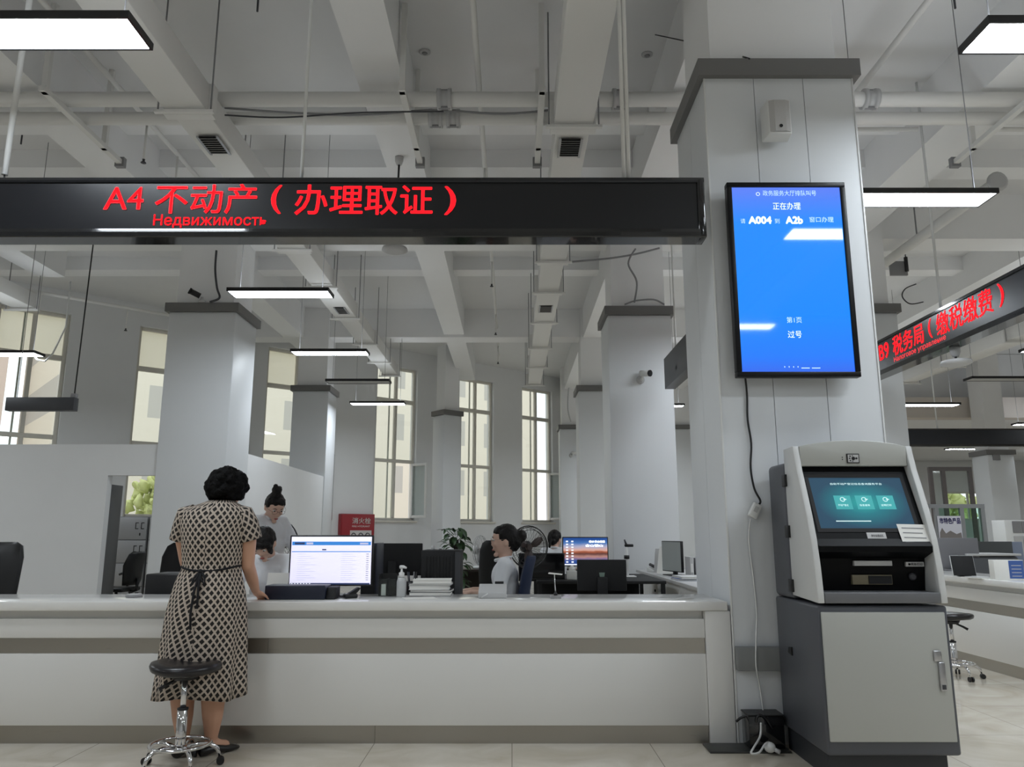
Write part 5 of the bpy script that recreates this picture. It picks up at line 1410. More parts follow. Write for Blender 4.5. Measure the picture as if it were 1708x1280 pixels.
x0, x1, z0, z1 = rect(600, 907, 701, 962, 6.35)
monitor(((x0 + x1) / 2, 6.5, 0.72), pi + 0.05, x1 - x0, z1 - z0, z0 - 0.72, 'wide black monitor back between the lit monitor and the tower', BLACKG, BLACKM)
x0, x1, z0, z1 = rect(884, 923, 942, 962, 8.3)
monitor(((x0 + x1) / 2 - 0.06, 8.3, 0.73), 0.0, x1 - x0 + 0.12, z1 - z0 + 0.05, z0 - 0.78, 'unlit black monitor beside the landscape wallpaper one', BLACKG, BLACK)
p = at(625, 940, 5.6)
t = thing('computer_tower', 'slim navy box standing upright behind the lit monitor', 'computer', (p.x, 5.6, 0.695), 0, 'computer boxes behind the counter')
x0, x1, z0, z1 = rect(620, 906, 633, 960, 5.6)
MB().box(x0 - 0.05, x1, 5.48, 5.78, 0.695, z1, 0.006).build('case', NAVY, t)
MB().box(x0 - 0.045, x1 - 0.005, 5.475, 5.4799, 0.72, z1 - 0.02).build('front_plate', BLACK, t)
x0, x1, z0, z1 = rect(703, 918, 768, 985, 5.5)
t = thing('computer_tower', 'broad black computer case behind the paper stack', 'computer', ((x0 + x1) / 2, 5.6, 0.695), 0, 'computer boxes behind the counter')
MB().box(x0, x1, 5.46, 5.8, 0.695, z1, 0.008).build('case', BLACKM, t)
MB().box(x1 - 0.035, x1 + 0.002, 5.452, 5.4599, 0.71, z1 - 0.01).build('edge_strip', DARKG, t)
g = MB()
for k in range(9): g.box(x0 + 0.03 + k * 0.022, x0 + 0.038 + k * 0.022, 5.456, 5.4599, 0.74, z1 - 0.04)
g.build('front_rib', BLACK, t)
for k, (px_, r, h, m, lb) in enumerate(((722, 0.014, 0.03, LGREY, 'tiny grey jar on the broad computer case'), (735, 0.01, 0.02, ALU, 'tiny silver cap on the broad computer case'), (752, 0.02, 0.014, WHITEP, 'flat white tin on the broad computer case'))):
    p = at(px_, 915, 5.6); tag(MB().lathe([(r * 0.9, 0), (r, 0.003), (r, h * 0.7), (r * 0.6, h * 0.85), (r * 0.5, h)], (p.x, 5.6, z1), 12).build('small_jar', m), lb, 'jar', 'small jars on the computer case')

# things on the front counter
ZT_ = 0.8
x0, x1, z0, z1 = rect(441, 980, 542, 1003, 4.9)
t = thing('document_scanner', 'long navy box lying on the counter below the lit monitor', 'scanner', ((x0 + x1) / 2, 4.95, ZT_))
MB().box(x0, x1, 4.9, 5.06, ZT_ + 0.001, ZT_ + 0.085, 0.006).build('body', NAVY, t)
MB().prism([(4.91, ZT_ + 0.002), (5.05, ZT_ + 0.002), (5.05, ZT_ + 0.075), (4.95, ZT_ + 0.07)], 'x', x1, x1 + 0.06, bev=0.004).build('end_block', BLACKM, t)
t = thing('card_reader', 'small black gadget with a cord on the counter beside the navy box', 'card reader', (at(588, 996, 5.02).x, 5.02, ZT_))
c = at(585, 992, 5.02)
M = Matrix.Translation((c.x, 5.02, ZT_)) @ Matrix.Rotation(0.5, 4, 'Z')
MB(M).box(-0.045, 0.04, -0.03, 0.03, 0, 0.028, 0.01).build('body', BLACK, t)
MB(M).prism([(-0.02, 0.028), (0.03, 0.028), (0.06, 0.06), (0.045, 0.066)], 'y', -0.018, 0.018).build('flap', BLACKM, t)
MB().tube([(c.x - 0.04, 5.03, ZT_ + 0.006), (c.x - 0.09, 5.0, ZT_ + 0.004), (c.x - 0.13, 5.05, ZT_ + 0.004), (c.x - 0.17, 5.1, ZT_ + 0.004)], 0.003, 6).build('cord', GREY, t)
x0, x1, z0, z1 = rect(445, 960, 480, 985, 5.1)
t = thing('card_stand', 'small white card stand beside the lit monitor', 'card stand', ((x0 + x1) / 2, 5.1, ZT_))
MB().prism([(5.08, ZT_ + 0.004), (5.083, ZT_ + 0.004), (5.118, ZT_ + 0.15), (5.115, ZT_ + 0.15)], 'x', x0, x1).build('card', PAPER, t)
MB().box(x0, x1, 5.07, 5.16, ZT_, ZT_ + 0.004).build('foot', GLASS, t)
MB().prism([(5.118, ZT_ + 0.15), (5.12, ZT_ + 0.15), (5.158, ZT_ + 0.005), (5.156, ZT_ + 0.005)], 'x', x0, x1).build('back_leg', PAPER, t)
p = at(231, 994, 5.16)
t = thing('ink_pad', 'small round ink pad tin alone on the counter before the doorway', 'ink pad', (p.x, 5.1, ZT_))
L(t).lathe([(0.046, 0), (0.05, 0.004), (0.05, 0.012), (0.046, 0.015)], (0, 0, 0), 24).build('tin', GREY, t)
L(t).lathe([(0.044, 0.0155), (0.044, 0.02), (0.02, 0.022)], (0, 0, 0), 24).build('lid', LGREY, t)
# acrylic organiser, pump bottle, pens
p = at(646, 985, 5.18)
t = thing('desk_organizer', 'black and clear desk organizer beside the pump bottle', 'organizer', (p.x, 5.2, ZT_))
for a, b, c_, d_, e, f in ((-0.055, 0.055, -0.04, -0.036, 0, 0.11), (-0.055, 0.055, 0.05, 0.054, 0, 0.14), (-0.055, -0.051, -0.036, 0.05, 0, 0.14), (0.0, 0.004, -0.036, 0.05, 0.003, 0.11), (-0.051, 0.055, -0.036, 0.05, 0, 0.003)):
    L(t).box(a, b, c_, d_, e, f).build('panel', BLACK if d_ > 0.0 else GLASS, t)
L(t).box(-0.04, -0.01, -0.02, 0.04, 0.004, 0.075).build('card_pack', PAPER, t)
p = at(670, 985, 5.16)
t = thing('pump_bottle', 'clear pump bottle with a white top near the paper stack', 'bottle', (p.x, 5.14, ZT_))
L(t).lathe([(0.028, 0), (0.031, 0.006), (0.031, 0.095), (0.024, 0.115), (0.013, 0.123)], (0, 0, 0), 20).build('bottle_body', mat('frosted_bottle', (190, 192, 192), 0.25, coat=0.3), t)
L(t).lathe([(0.016, 0.123), (0.018, 0.126), (0.018, 0.15), (0.008, 0.155), (0.006, 0.18)], (0, 0, 0), 16).build('cap', WHITEP, t)
L(t).tube([(-0.012, 0, 0.185), (0.012, -0.006, 0.187), (0.032, -0.01, 0.18)], [0.011, 0.010, 0.006], 8).build('pump_head', WHITEP, t)
p = at(686, 975, 5.22)
t = thing('pen_cup', 'dark pen cup behind the pump bottle', 'pen cup', (p.x, 5.24, ZT_))
L(t).lathe([(0.03, 0), (0.033, 0.005), (0.035, 0.09), (0.032, 0.09), (0.03, 0.006)], (0, 0, 0), 16).build('cup', BLACK, t)
for k in range(4):
    a = 1.2 * k; L(t).tube([(0.01 * cos(a), 0.01 * math.sin(a), 0.008), (0.03 * cos(a), 0.03 * math.sin(a), 0.15)], 0.004, 6).build('pen', (BLACK, GREY, NAVY, DARKG)[k], t)
# paper stack: each folder a thing of its own
z = ZT_
xc = at(719, 975, 5.2).x
stack = ((0.285, 0.006, LGREY, 'loose sheet lowest under the paper stack'), (0.27, 0.022, GREY, 'grey folder lowest in the paper stack'), (0.265, 0.014, DARKG, 'thin dark folder second from the bottom of the paper stack'), (0.26, 0.026, WHITEP, 'thick white file in the middle of the paper stack'),
         (0.27, 0.012, GREY, 'thin grey folder near the top of the paper stack'), (0.25, 0.024, PAPER, 'thick paper bundle topmost on the paper stack'))
for k, (w, h, m, lb) in enumerate(stack):
    t = thing('file_folder', lb, 'folder', (xc + 0.008 * ((k * 7) % 3 - 1), 5.22, z), radians((k * 11) % 7 - 3), 'paper stack on the front counter')
    L(t).box(-w / 2, w / 2, -0.1, 0.1, 0, 0.002).build('cover', m, t); L(t).box(-w / 2 + 0.004, w / 2 - 0.004, -0.097, 0.097, 0.002, h - 0.0015).build('sheets', PAPER, t)
    L(t).box(-w / 2, w / 2, -0.1, 0.1, h - 0.0015, h).build('cover', m, t)
    z += h + 0.0004
tag(MB(Matrix.Translation((at(700, 992, 5.02).x, 5.02, ZT_ + 0.0005)) @ Matrix.Rotation(0.3, 4, 'Z')).box(-0.1, 0.1, -0.07, 0.07, 0, 0.001).build('paper_sheet', PAPER), 'loose white sheet on the counter before the paper stack', 'sheet')
# white box with bar, small stand
x0, x1, z0, z1 = rect(798, 976, 845, 995, 5.02)
t = thing('signature_pad', 'low white slanted box on the counter below the clerk in profile', 'device', ((x0 + x1) / 2, 5.1, ZT_))
MB().prism([(5.0, ZT_), (5.18, ZT_), (5.18, ZT_ + 0.075), (5.15, ZT_ + 0.08), (5.0, ZT_ + 0.035)], 'x', x0, x1, bev=0.005).build('body', LGREY, t)
MB().box(x0 + 0.1, x1 - 0.02, 5.155, 5.175, ZT_ + 0.0785, ZT_ + 0.094, 0.003).build('black_bar', BLACK, t)
MB().tube([(x0 + 0.02, 4.99, ZT_ + 0.006), (x0 + 0.06, 4.994, ZT_ + 0.03)], 0.004, 6).build('stylus', WHITEP, t)
p = at(927, 996, 5.0)
t = thing('desk_microphone', 'thin upright metal stand with a flat white top on the counter', 'stand', (p.x, 5.02, ZT_))
L(t).box(-0.034, 0.034, -0.03, 0.03, 0, 0.018, 0.004).build('base', ALU, t)
L(t).lathe([(0.012, 0.018), (0.012, 0.03), (0.006, 0.034)], (0, 0, 0), 12).build('socket', BLACK, t)
L(t).tube([(0, 0, 0.03), (-0.006, 0, 0.15)], 0.0035, 8).build('rod', CHROME, t)
L(t).prism([(-0.045, 0.15), (0.04, 0.142), (0.045, 0.148), (-0.04, 0.157)], 'y', -0.02, 0.02).build('top_plate', PAPER, t)
x0, x1, z0, z1 = rect(258, 956, 284, 990, 5.6)
t = thing('printer', 'boxy black printer on the ledge beside the patterned dress', 'printer', ((x0 + x1) / 2, 5.6, 0.695))
MB().box(x0, x1 + 0.18, 5.45, 5.78, 0.695, z1, 0.01).build('body', BLACK, t)
MB().box(x0 + 0.02, x1 + 0.16, 5.443, 5.4499, 0.76, 0.80).build('paper_slot', BLACKM, t)

# fans
def fan(loc, rz, h, r, label, body=WHITEP, blade=LGREY, guard=LGREY, group='fans', tilt=0.0):
    t = thing('electric_fan', label, 'fan', loc, rz, group)
    hub = Vector((0, 0, h))
    L(t).lathe([(0.10, 0), (0.11, 0.01), (0.08, 0.03), (0.02, 0.04)], (0, 0, 0), 20).build('base', body, t)
    L(t).tube([(0, 0.03, 0.03), (0, 0.03, h - 0.03)], 0.016, 10).build('pole', body, t)
    L(t).lathe([(0.03, -0.11), (0.055, -0.09), (0.06, -0.04), (0.04, -0.02)], (0, 0, h), 16, ax='y').build('motor', body, t)
    g = L(t)
    for k in range(3):
        a = k * 2 * pi / 3 + 0.5; rr = []
        for j in range(7):
            f = j / 6; rad = 0.03 + (r * 0.82 - 0.03) * f; wd = (0.25 + 0.5 * math.sin(pi * min(1, f * 0.8 + 0.1))) * r * 0.55
            d = Vector((cos(a), 0, math.sin(a))); s = Vector((-math.sin(a), 0, cos(a)))
            rr.append([hub + d * rad - s * wd / 2 + Vector((0, 0.012, 0)), hub + d * rad + s * wd / 2 + Vector((0, -0.018, 0)), hub + d * rad + s * wd / 2 + Vector((0, -0.021, 0)), hub + d * rad - s * wd / 2 + Vector((0, 0.009, 0))])
        g.loft(rr)
        b = g.build('blade', blade, t); g = L(t)
    L(t).lathe([(0.028, 0.025), (0.035, 0.0), (0.03, -0.02)], (0, 0, h), 14, ax='y').build('hub_cap', blade, t)
    g = L(t)
    for yy, rr_ in ((-0.045, r * 0.82), (-0.03, r * 0.95), (0.0, r), (0.035, r * 0.92)):
        g.tube([hub + Vector((rr_ * cos(a), yy, rr_ * math.sin(a))) for a in [k * 2 * pi / 28 for k in range(28)]], 0.003 if yy else 0.006, 5, closed=True)
    for k in range(28):
        a = k * 2 * pi / 28; d = Vector((cos(a), 0, math.sin(a)))
        g.tube([hub + d * 0.03 + Vector((0, -0.055, 0)), hub + d * r * 0.82 + Vector((0, -0.045, 0)), hub + d * r, hub + d * r * 0.92 + Vector((0, 0.035, 0)), hub + d * 0.05 + Vector((0, 0.05, 0))], 0.0013, 4)
    g.build('guard', guard, t)
    return t
p = at(803, 918, 10.8)
fan((p.x - 0.02, 10.85, 0.73), radians(70), p.z - 0.73, 0.2, 'white desk fan turned sideways beside the leafy plant')
p = at(882, 913, 7.6)
fan((p.x, 7.6, 0.0), radians(25), p.z, 0.2, 'tall dark bladed fan right behind the head of the clerk in profile', DARKG, mat('fan_blade_brown', (84, 72, 70), 0.4), BLACK)
p = at(466, 905, 7.4)
fan((p.x, 7.4, 0.0), radians(-20), p.z, 0.2, 'grey floor fan behind the standing clerk', GREY, mat('fan_blade_grey', (96, 96, 98), 0.4), DARKG)

# plant
p = at(764, 925, 10.7)
t = thing('potted_plant', 'tall dark green leafy plant by the desk with the white fan', 'plant', (p.x, 10.25, 0))
L(t).lathe([(0.11, 0), (0.15, 0.02), (0.17, 0.28), (0.15, 0.28), (0.14, 0.25)], (0, 0, 0), 20).build('pot', POT, t)
L(t).lathe([(0.14, 0.24), (0.02, 0.25)], (0, 0, 0), 14).build('soil', WOODD, t)
L(t).tube([(0, 0, 0.25), (0.01, 0, 0.7), (0, 0, 1.12)], [0.045, 0.04, 0.035], 10).build('moss_pole', WOODD, t)
rr = random.Random(3)
for k in range(95):
    a, zz = rr.uniform(0, 2 * pi), rr.uniform(0.5, 1.28)
    rad = 0.05 + 0.07 * rr.random(); c = Vector((rad * cos(a), rad * math.sin(a), zz))
    ln, wd = rr.uniform(0.12, 0.19), rr.uniform(0.06, 0.085); droop = rr.uniform(-1.1, 0.3)
    d = Vector((cos(a) * cos(droop), math.sin(a) * cos(droop), math.sin(droop))); s = Vector((-math.sin(a), cos(a), 0)); up = d.cross(s)
    if up.z < 0: up = -up
    g = L(t); rows = []
    for f, wf, dz in ((0, 0.1, 0), (0.25, 0.85, 0.008), (0.5, 1.0, 0.01), (0.75, 0.7, 0.0), (1.0, 0.05, -0.02)):
        m_ = c + d * (ln * f) + up * dz
        rows.append([m_ - s * wd * wf / 2 + up * 0.008 * wf, m_, m_ + s * wd * wf / 2 + up * 0.008 * wf])
    g.loft(rows, caps=False, wrap=False); g.tube([Vector((0.03 * cos(a), 0.03 * math.sin(a), zz - 0.05)), c], 0.003, 4)
    g.build('leaf', LEAF, t)
p = at(801, 950, 10.6)
t = thing('desk_ornament', 'small reddish brown ornament on the desk by the white fan', 'ornament', (p.x + 0.1, 10.6, 0.73))
L(t).lathe([(0.05, 0), (0.055, 0.01), (0.03, 0.03)], (0, 0, 0), 14).build('foot', WOODD, t)
g = L(t)
for k in range(9): g.ball((0.03 * cos(k * 2.4), 0.03 * math.sin(k * 2.4), 0.04 + 0.012 * k), 0.025, 8)
g.build('carving', mat('carved_brown', (120, 66, 48), 0.4), t)

# things on the black desk and the back counter along the aisle
p = at(953, 958, 8.3)
t = thing('tissue_box', 'small white tissue box below the landscape wallpaper', 'tissue box', (p.x, 8.25, 0.73))
L(t).box(-0.05, 0.05, -0.05, 0.05, 0, 0.09, 0.004).build('carton', PAPER, t)
L(t).loft([[(-0.03, -0.01, 0.09), (0.03, -0.01, 0.09), (0.03, 0.01, 0.09), (-0.03, 0.01, 0.09)], [(-0.02, -0.015, 0.12), (0.035, 0.0, 0.115), (0.02, 0.015, 0.12), (-0.03, 0.005, 0.118)], [(-0.005, -0.004, 0.14), (0.01, -0.004, 0.15), (0.008, 0.004, 0.145), (-0.005, 0.004, 0.142)]]).build('tissue', PAPER, t)
def back_counter():
    t = thing('service_counter', 'white staff counter running back along the aisle to the camera column', 'counter', (1.95, 8.6, 0), 0, 'service counters')
    MB().box(1.62, 2.3, 6.7, 10.4, 0.70, 0.735, 0.005).build('countertop', LGREY, t)
    for a, b in ((6.75, 7.9), (7.91, 9.1), (9.11, 10.35)):
        d = MB().box(1.66, 2.26, a, b, 0.0, 0.699, 0.004).build('cabinet', CWHITE, t)
        MB().lathe([(0.014, 0), (0.014, -0.015)], (1.66, a + 0.12, 0.55), 10, ax='x').build('knob', BLACK, d)
back_counter()
p = at(1046, 955, 8.7)
t = thing('document_camera', 'white document camera pole with a black clip behind the shield emblem monitor', 'camera', (p.x, 8.7, 0.73), 0)
hz = at(1046, 905, 8.7).z - 0.73
L(t).box(-0.09, 0.09, -0.09, 0.09, 0, 0.015, 0.005).build('base_plate', WHITEP, t)
L(t).tube([(0, 0, 0.01), (0, 0, hz - 0.03)], 0.02, 12).build('pole', WHITEP, t)
L(t).lathe([(0.03, hz * 0.52), (0.03, hz * 0.52 + 0.04)], (0, 0, 0), 14).build('clip', BLACK, t)
L(t).box(-0.02, 0.075, -0.025, 0.025, hz - 0.05, hz - 0.02, 0.008).build('camera_arm', BLACK, t)
L(t).tube([(0, 0, hz - 0.03), (-0.02, 0, hz + 0.03)], [0.014, 0.008], 8).build('top_lever', DARKG, t)
# monitor seen edge-on
monitor((1.80, 8.95, 0.735), radians(-76), 0.5, 0.34, 0.04, 'pale screened monitor turned edge-on on the aisle counter', mat('screen_pale_matte', (172, 178, 176), 0.5), BLACK, group='computer monitors')
for k, (y_, dz, rz, m, lb) in enumerate(((8.95, 0.27, 0.9, PAPER, 'white papers standing upright behind the edge-on monitor'), (9.1, 0.24, 1.1, LGREY, 'grey papers leaning behind the edge-on monitor'))):
    t = thing('paper_sheaf', lb, 'papers', (1.80, y_ + 0.45, 0.735), rz, 'papers on the aisle counter')
    for j in range(3): L(t).prism([(0.012 * j, 0), (0.012 * j + 0.004, 0), (0.012 * j + 0.02 + 0.06, dz + 0.02 * j), (0.012 * j + 0.076, dz + 0.02 * j)], 'y', -0.1, 0.1).build('sheet', m, t)
for k in range(5):
    t = thing('upright_folder', ['first pale folder standing in the row against the panelled column', 'second folder in the standing row, grey', 'third folder in the standing row, white', 'fourth folder in the standing row, grey', 'last folder in the standing row by the column edge'][k], 'folder', (1.90 + 0.055 * k, 8.5, 0.735), 0, 'upright folders on the aisle counter')
    L(t).box(-0.02, 0.02, -0.12, 0.12, 0.0, 0.22 - 0.01 * (k % 2), 0.003).build('cover', (LGREY, GREY, WHITEP, GREY, LGREY)[k], t)
    L(t).box(-0.012, 0.012, -0.1205, -0.1201, 0.06, 0.15).build('spine_label', PAPER, t)
FB_ = mat('folder_blue', (66, 96, 160), 0.45)
for k, (z_, m, lb) in enumerate(((0.735, FB_, 'blue folder lying lowest on the aisle counter'), (0.7555, WHITEP, 'white folder lying on the blue one on the aisle counter'))):
    t = thing('file_folder', lb, 'folder', (1.92 + 0.02 * k, 8.12, z_), radians(4 * k), 'folders lying on the aisle counter')
    L(t).box(-0.27, 0.24, -0.2, 0.17, 0, 0.002).build('cover', m, t); L(t).box(-0.265, 0.235, -0.195, 0.165, 0.002, 0.017).build('sheets', PAPER, t); L(t).box(-0.27, 0.24, -0.2, 0.17, 0.017, 0.0188).build('cover', m, t)
t = thing('desk_phone', 'black and white desk phone on the aisle counter', 'phone', (1.78, 9.75, 0.735), 0.3)
L(t).prism([(-0.1, 0), (0.1, 0), (0.1, 0.06), (-0.1, 0.025)], 'x', -0.09, 0.09, bev=0.004).build('body', WHITEP, t)
L(t).tube([(-0.05, -0.08, 0.055), (-0.05, 0.08, 0.085)], 0.02, 8).build('handset', BLACK, t)

# security cameras on columns
def cctv(p, yaw, label):
    t = thing('security_camera', label, 'camera', p, yaw, 'security cameras on the columns')
    L(t).lathe([(0.06, 0.0), (0.06, 0.02), (0.03, 0.04)], (0, 0, 0), 14, ax='y').build('mount_plate', LGREY, t)
    L(t).tube([(0, -0.03, 0), (0.0, -0.08, -0.02), (0.03, -0.1, 0.05)], 0.018, 8).build('arm', WHITEP, t)
    b = L(t).tube([(0.0, -0.06, 0.08), (0.10, -0.17, 0.06)], 0.045, 14).build('housing', WHITEP, t)
    L(t).tube([(0.1, -0.17, 0.06), (0.112, -0.183, 0.0575)], 0.046, 14).build('lens_face', BLACK, b)
    return t
p = at(1068, 634, 10.62); cctv((p.x, 10.62, p.z), 0.0, 'white security camera with a black face on the column below the dark board')
p = at(952, 760, 22.85); cctv((p.x, 22.85, p.z), 0.6, 'tiny dark security camera on the farthest column')
p = at(340, 503, 10.5)
t = thing('security_camera', 'dark security camera perched on the cap of the office column', 'camera', (p.x, 10.43, 4.376), 0, 'security cameras on the columns')
L(t).lathe([(0.05, 0), (0.05, 0.02), (0.02, 0.05), (0.02, 0.08)], (0, 0, 0), 12).build('foot', LGREY, t)
b = L(t).tube([(-0.02, -0.02, 0.09), (-0.13, -0.08, 0.14)], 0.04, 12).build('housing', BLACK, t)
L(t).tube([(-0.13, -0.08, 0.14), (-0.15, -0.09, 0.15)], 0.045, 12).build('hood', BLACKM, b)

# red hydrant cabinet on the pier
q = wallpt(-4.10) - WN * 0.301
t = thing('fire_hydrant_cabinet', 'dark red fire hydrant cabinet on the white pier behind the lit monitor', 'cabinet', (q.x, q.y, 0.45), WRZ)
HR = mat('hydrant_red', (150, 28, 38), 0.4)
L(t).box(-0.47, 0.47, -0.14, 0, 0, 1.22, 0.006).build('case', HR, t)
d = L(t).box(-0.45, 0.45, -0.155, -0.1405, 0.02, 1.2, 0.004).build('door', HR, t)
L(t).box(-0.22, 0.38, -0.158, -0.1551, 0.4, 0.82).build('window_panel', mat('hydrant_panel', (205, 200, 198), 0.4), d)
o = ROOTM[t.name]
text_mesh('lettering', '消火栓', PAPER, d, o @ Vector((-0.17, -0.1555, 0.98)), WD, (0, 0, 1), 0.52, 0.15, 0.01)
text_mesh('lettering', 'FIRE HYDRANT', PAPER, d, o @ Vector((-0.17, -0.1555, 0.90)), WD, (0, 0, 1), 0.5, 0.04)
g = L(t)
for k, x in enumerate((-0.12, 0.08, 0.27)):
    g.tube([(x + 0.055 * cos(a), -0.16, 0.7 + 0.055 * math.sin(a)) for a in [j * 2 * pi / 14 for j in range(14)]], 0.012, 5, closed=True)
g.build('instruction_print', DARKG, d)
# steel rail beside the pier (tall narrow glass board edge)
x0, x1, z0, z1 = rect(543, 757, 553, 868, 17.9)
tag(MB().box(x0, x1, 17.42, 18.1, z0, z1, 0.004).build('notice_board', ALU), 'narrow metal edged board standing out behind the office side column', 'board')

# office seen through the doorway: cabinets
def cabinets():
    y = 12.4
    x0, x1, z0, z1 = rect(200, 862, 262, 990, y)
    k = 0
    for cx in (x0 - 0.15, x0 + 0.42):
        t = thing('filing_cabinet', ['grey steel filing cabinet seen at the doorway jamb', 'grey steel filing cabinet in the middle of the office doorway'][k], 'cabinet', (cx + 0.27, y + 0.22, 0), 0, 'grey filing cabinets in the office')
        MB().box(cx, cx + 0.55, y, y + 0.45, 0, 1.46, 0.004).build('case', GREY, t)
        for j in range(4):
            zz = 0.04 + j * 0.355
            d = MB().box(cx + 0.012, cx + 0.538, y - 0.018, y - 0.0005, zz, zz + 0.34, 0.004).build('drawer', mat('cabinet_grey', (186, 186, 188), 0.4), t)
            g = MB()
            for a in (0.36, 0.45):
                g.box(cx + a, cx + a + 0.012, y - 0.02, y - 0.0181, zz + 0.16, zz + 0.26); g.box(cx + a, cx + a + 0.05, y - 0.02, y - 0.0181, zz + 0.25, zz + 0.262); g.box(cx + a, cx + a + 0.05, y - 0.02, y - 0.0181, zz + 0.16, zz + 0.172)
            g.box(cx + 0.43, cx + 0.45, y - 0.02, y - 0.0181, zz + 0.06, zz + 0.1)
            g.build('drawer_mark', BLACK, d)
        k += 1
cabinets()
t = thing('tall_cabinet', 'dark grey tall cabinet end just inside the office doorway', 'cabinet', (-5.8, 10.9, 0))
MB().box(-6.2, -5.50, 10.66, 11.02, 0, 1.86, 0.005).build('case', mat('cabinet_dark', (96, 96, 96), 0.5), t)
MB().box(-6.17, -5.53, 11.021, 11.035, 0.03, 1.83, 0.003).build('door', GREY, t)

# ------------------------------------------------------------------ the other counter and the far desks
def counter_side():
    t = thing('service_counter', 'white service counter with steel bands running back beneath the tax office sign', 'counter', (4.5, 7.4, 0), 0, 'service counters')
    y0, y1, X = 4.2, 10.4, 4.25
    MB().box(X - 0.04, X + 0.55, y0, y1, 0.746, 0.8, 0.006).build('countertop', CTOP, t)
    MB().box(X + 0.05, X + 0.4, y0, y1, 0.005, 0.745).build('carcass', CWHITE, t)
    MB().box(X, X + 0.045, y0, y1, 0.588, 0.70, 0.003).build('upper_panel', CWHITE, t)
    MB().box(X, X + 0.045, y0, y1, 0.1, 0.5, 0.003).build('lower_panel', CWHITE, t)
    MB().box(X + 0.007, X + 0.045, y0, y1, 0.501, 0.587).build('steel_band', STEEL, t)
    MB().box(X + 0.01, X + 0.045, y0, y1, 0.0, 0.099).build('kick_plate', STEEL, t)
counter_side()
DG = 'things on and behind the far counter'
monitor((at(1580, 940, 8.8).x + 0.02, 8.7, 0.8), pi - 0.25, 0.5, 0.33, 0.02, 'grey monitor back just right of the kiosk', BLACKG, mat('monitor_grey', (116, 116, 120), 0.5), None, 0.03, chin=0.0)
t = thing('desk_sign', 'small dark tilted tablet with a white edge on the far counter', 'tablet', (at(1609, 960, 7.5).x, 7.5, 0.8), -0.25)
L(t).prism([(-0.02, 0.01), (-0.005, 0.01), (0.05, 0.19), (0.035, 0.19)], 'x', -0.095, 0.095, bev=0.003).build('panel', BLACKM, t)
L(t).prism([(-0.006, 0.008), (0.004, 0.008), (0.06, 0.192), (0.05, 0.192)], 'x', -0.1, 0.1).build('white_back', WHITEP, t)
L(t).box(-0.05, 0.05, -0.03, 0.07, 0, 0.008).build('foot', BLACK, t)
t = thing('brochure_box', 'white and blue printed box standing on the far counter', 'box', (at(1676, 960, 6.95).x + 0.05, 7.0, 0.8), radians(-8))
L(t).box(-0.12, 0.12, -0.05, 0.05, 0, 0.17, 0.002).build('carton', PAPER, t)
L(t).box(0.0, 0.118, -0.0515, -0.0502, 0.012, 0.165).build('blue_print', FB_, t)
g = L(t)
for k in range(4): g.box(0.02, 0.1, -0.0525, -0.0516, 0.03 + 0.03 * k, 0.036 + 0.03 * k)
g.build('print_line', LGREY, t)
t = thing('mouse_pad_stack', 'pale papers lying on the far counter beside the tablet', 'papers', (at(1640, 966, 7.2).x, 7.25, 0.8), 0.2)
L(t).box(-0.09, 0.09, -0.12, 0.12, 0, 0.006).build('sheet', PAPER, t); L(t).box(-0.07, 0.08, -0.1, 0.1, 0.0062, 0.011).build('sheet', LGREY, t)
x0, x1, z0, z1 = rect(1618, 924, 1704, 985, 8.6)
t = thing('copier', 'bulky dark grey machine with a pale top edge behind the far counter', 'copier', ((x0 + x1) / 2, 8.7, 0))
MB().box(x0, x1, 8.6, 9.1, 0.0, z1 - 0.025, 0.04, seg=3).build('body', mat('copier_grey', (82, 84, 88), 0.5), t)
MB().box(x0 - 0.01, x1 + 0.01, 8.58, 9.12, z1 - 0.024, z1, 0.006).build('lid', LGREY, t)
x0, x1, z0, z1 = rect(1634, 905, 1690, 935, 10.5)
t = thing('desk_divider', 'dark grey desk divider behind the bulky machine', 'divider', ((x0 + x1) / 2, 11.5, 0), 0, 'desk dividers')
MB().box(x0 * 1.095, x1 * 1.095, 11.5, 11.54, 0.4, z1, 0.004).build('panel', mat('divider_dark', (74, 78, 80), 0.7), t)
for x in (x0 * 1.095 + 0.03, x1 * 1.095 - 0.03): MB().box(x - 0.02, x + 0.02, 11.5, 11.54, 0, 0.4).build('foot', ALU, t)
x0, x1, z0, z1 = rect(1687, 905, 1760, 935, 11.2)
t = thing('desk_divider', 'blue grey desk divider at the photo edge', 'divider', ((x0 + x1) / 2, 11.2, 0), 0, 'desk dividers')
MB().box(x0 + 0.06, x1, 11.9, 11.94, 0.4, z1 + 0.0, 0.004).build('panel', mat('divider_blue', (126, 136, 156), 0.7), t)
for x in (x0 + 0.1, x1 - 0.05): MB().box(x - 0.02, x + 0.02, 11.9, 11.94, 0, 0.4).build('foot', ALU, t)
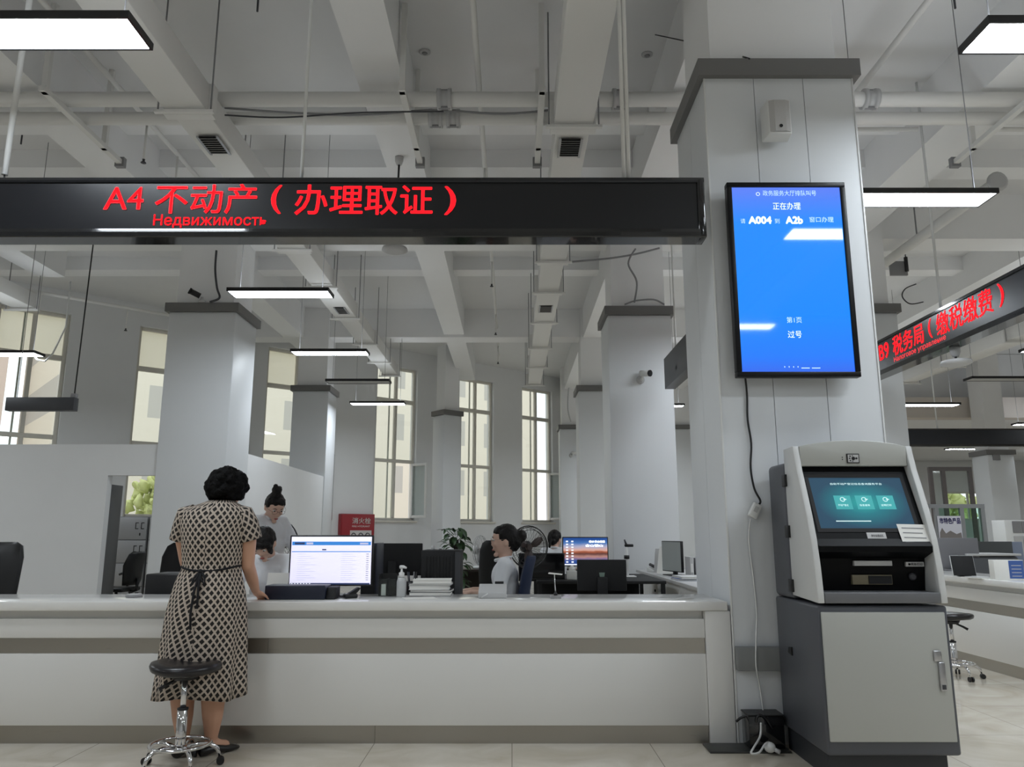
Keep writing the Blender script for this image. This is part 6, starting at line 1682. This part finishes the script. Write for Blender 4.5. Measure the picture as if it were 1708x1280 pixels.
# glazed booth with poster
Yb = 14.0
t = thing('glazed_booth', 'grey framed green glass booth beyond the far counter', 'booth', (at(1600, 900, Yb).x, Yb, 0))
FR = mat('booth_frame', (140, 142, 144), 0.4)
xs = [at(px_, 880, Yb).x for px_ in (1552, 1564, 1606, 1641)]
zt = at(1600, 848, Yb).z
for x in xs[1:]: MB().box(x - 0.035, x + 0.035, Yb - 0.03, Yb + 0.03, 0, zt).build('post', FR, t)
MB().box(xs[0], xs[3] + 0.035, Yb - 0.035, Yb + 0.035, zt, zt + 0.07).build('top_rail', FR, t)
MB().box(xs[1] + 0.036, xs[3] - 0.036, Yb - 0.03, Yb + 0.03, 0.86, 0.93).build('middle_rail', FR, t)
for a, b in ((xs[1], xs[2]), (xs[2], xs[3])):
    MB().box(a + 0.036, b - 0.036, Yb - 0.004, Yb + 0.004, 0.93, zt - 0.001).build('glass_pane', GLASSG, t)
    MB().box(a + 0.036, b - 0.036, Yb - 0.01, Yb + 0.01, 0.02, 0.859).build('lower_panel', mat('booth_panel', (150, 152, 156), 0.5), t)
x0, x1, z0, z1 = rect(1566, 861, 1605, 900, Yb - 0.06)
n = thing('poster', 'white poster with purple characters and grey hills on the glazed booth', 'poster', ((x0 + x1) / 2, Yb - 0.04, z0))
MB().box(x0, x1, Yb - 0.045, Yb - 0.037, z0, z1).build('sheet', mat('poster_pale', (214, 214, 224), 0.6), n)
text_mesh('lettering', '市特色产品', mat('poster_purple', (60, 52, 140), 0.6), n, (x0 + 0.03, Yb - 0.046, z1 - 0.14), (1, 0, 0), (0, 0, 1), x1 - x0 - 0.04, 0.11, 0.02)
g = MB(); w = x1 - x0
g.prism([(x0 + 0.01, z0 + 0.01), (x1 - 0.01, z0 + 0.01), (x1 - 0.02, z0 + 0.12), (x0 + 0.75 * w, z0 + 0.09), (x0 + 0.5 * w, z0 + 0.15), (x0 + 0.3 * w, z0 + 0.1), (x0 + 0.15 * w, z0 + 0.2), (x0 + 0.02, z0 + 0.12)], 'y', Yb - 0.0475, Yb - 0.0455)
g.build('printed_hills', mat('poster_grey', (128, 122, 120), 0.7), n)
# metal frames standing above the booth (far doors)
t = thing('glass_door_frame', 'dark metal door frame seen above the glazed booth', 'door frame', (at(1565, 815, 18).x, 18, 0))
zt = at(1565, 786, 18).z
xs = [at(px_, 815, 18).x for px_ in (1554, 1575, 1620)]
FRD = mat('door_frame_dark', (92, 86, 84), 0.4)
for x in xs: MB().box(x - 0.04, x + 0.04, 17.96, 18.04, 0, zt).build('post', FRD, t)
MB().box(xs[0] - 0.04, xs[2] + 0.04, 17.96, 18.04, zt, zt + 0.09).build('head_rail', FRD, t)
for a, b in zip(xs, xs[1:]): MB().box(a + 0.041, b - 0.041, 17.995, 18.005, 0.02, zt - 0.001).build('glass_leaf', GLASS, t)
# white cabinet by the far column
x0, x1, z0, z1 = rect(1677, 868, 1740, 905, 15)
t = thing('display_cabinet', 'white cabinet with grey glazed doors beside the far column', 'cabinet', ((x0 + x1) / 2, 15.2, 0))
MB().box(x0, x1, 15, 15.4, 0, z1, 0.005).build('case', WHITEP, t)
for a, b in ((0.2, 0.42), (0.44, 0.7)):
    MB().box(x0 + a * (x1 - x0), x0 + b * (x1 - x0), 14.985, 14.9995, z1 - 0.24, z1 - 0.02).build('glazed_door', GREY, t)
    MB().box(x0 + a * (x1 - x0), x0 + b * (x1 - x0), 14.985, 14.9995, 0.1, z1 - 0.3).build('lower_door', LGREY, t)
x0, x1, z0, z1 = rect(1656, 757, 1668, 768, 19.98)
tag(MB().box(x0, x1, 19.965, 19.998, z0, z1, 0.003).build('vent_cover', GREY), 'small grey slotted cover high on the far right column', 'cover')
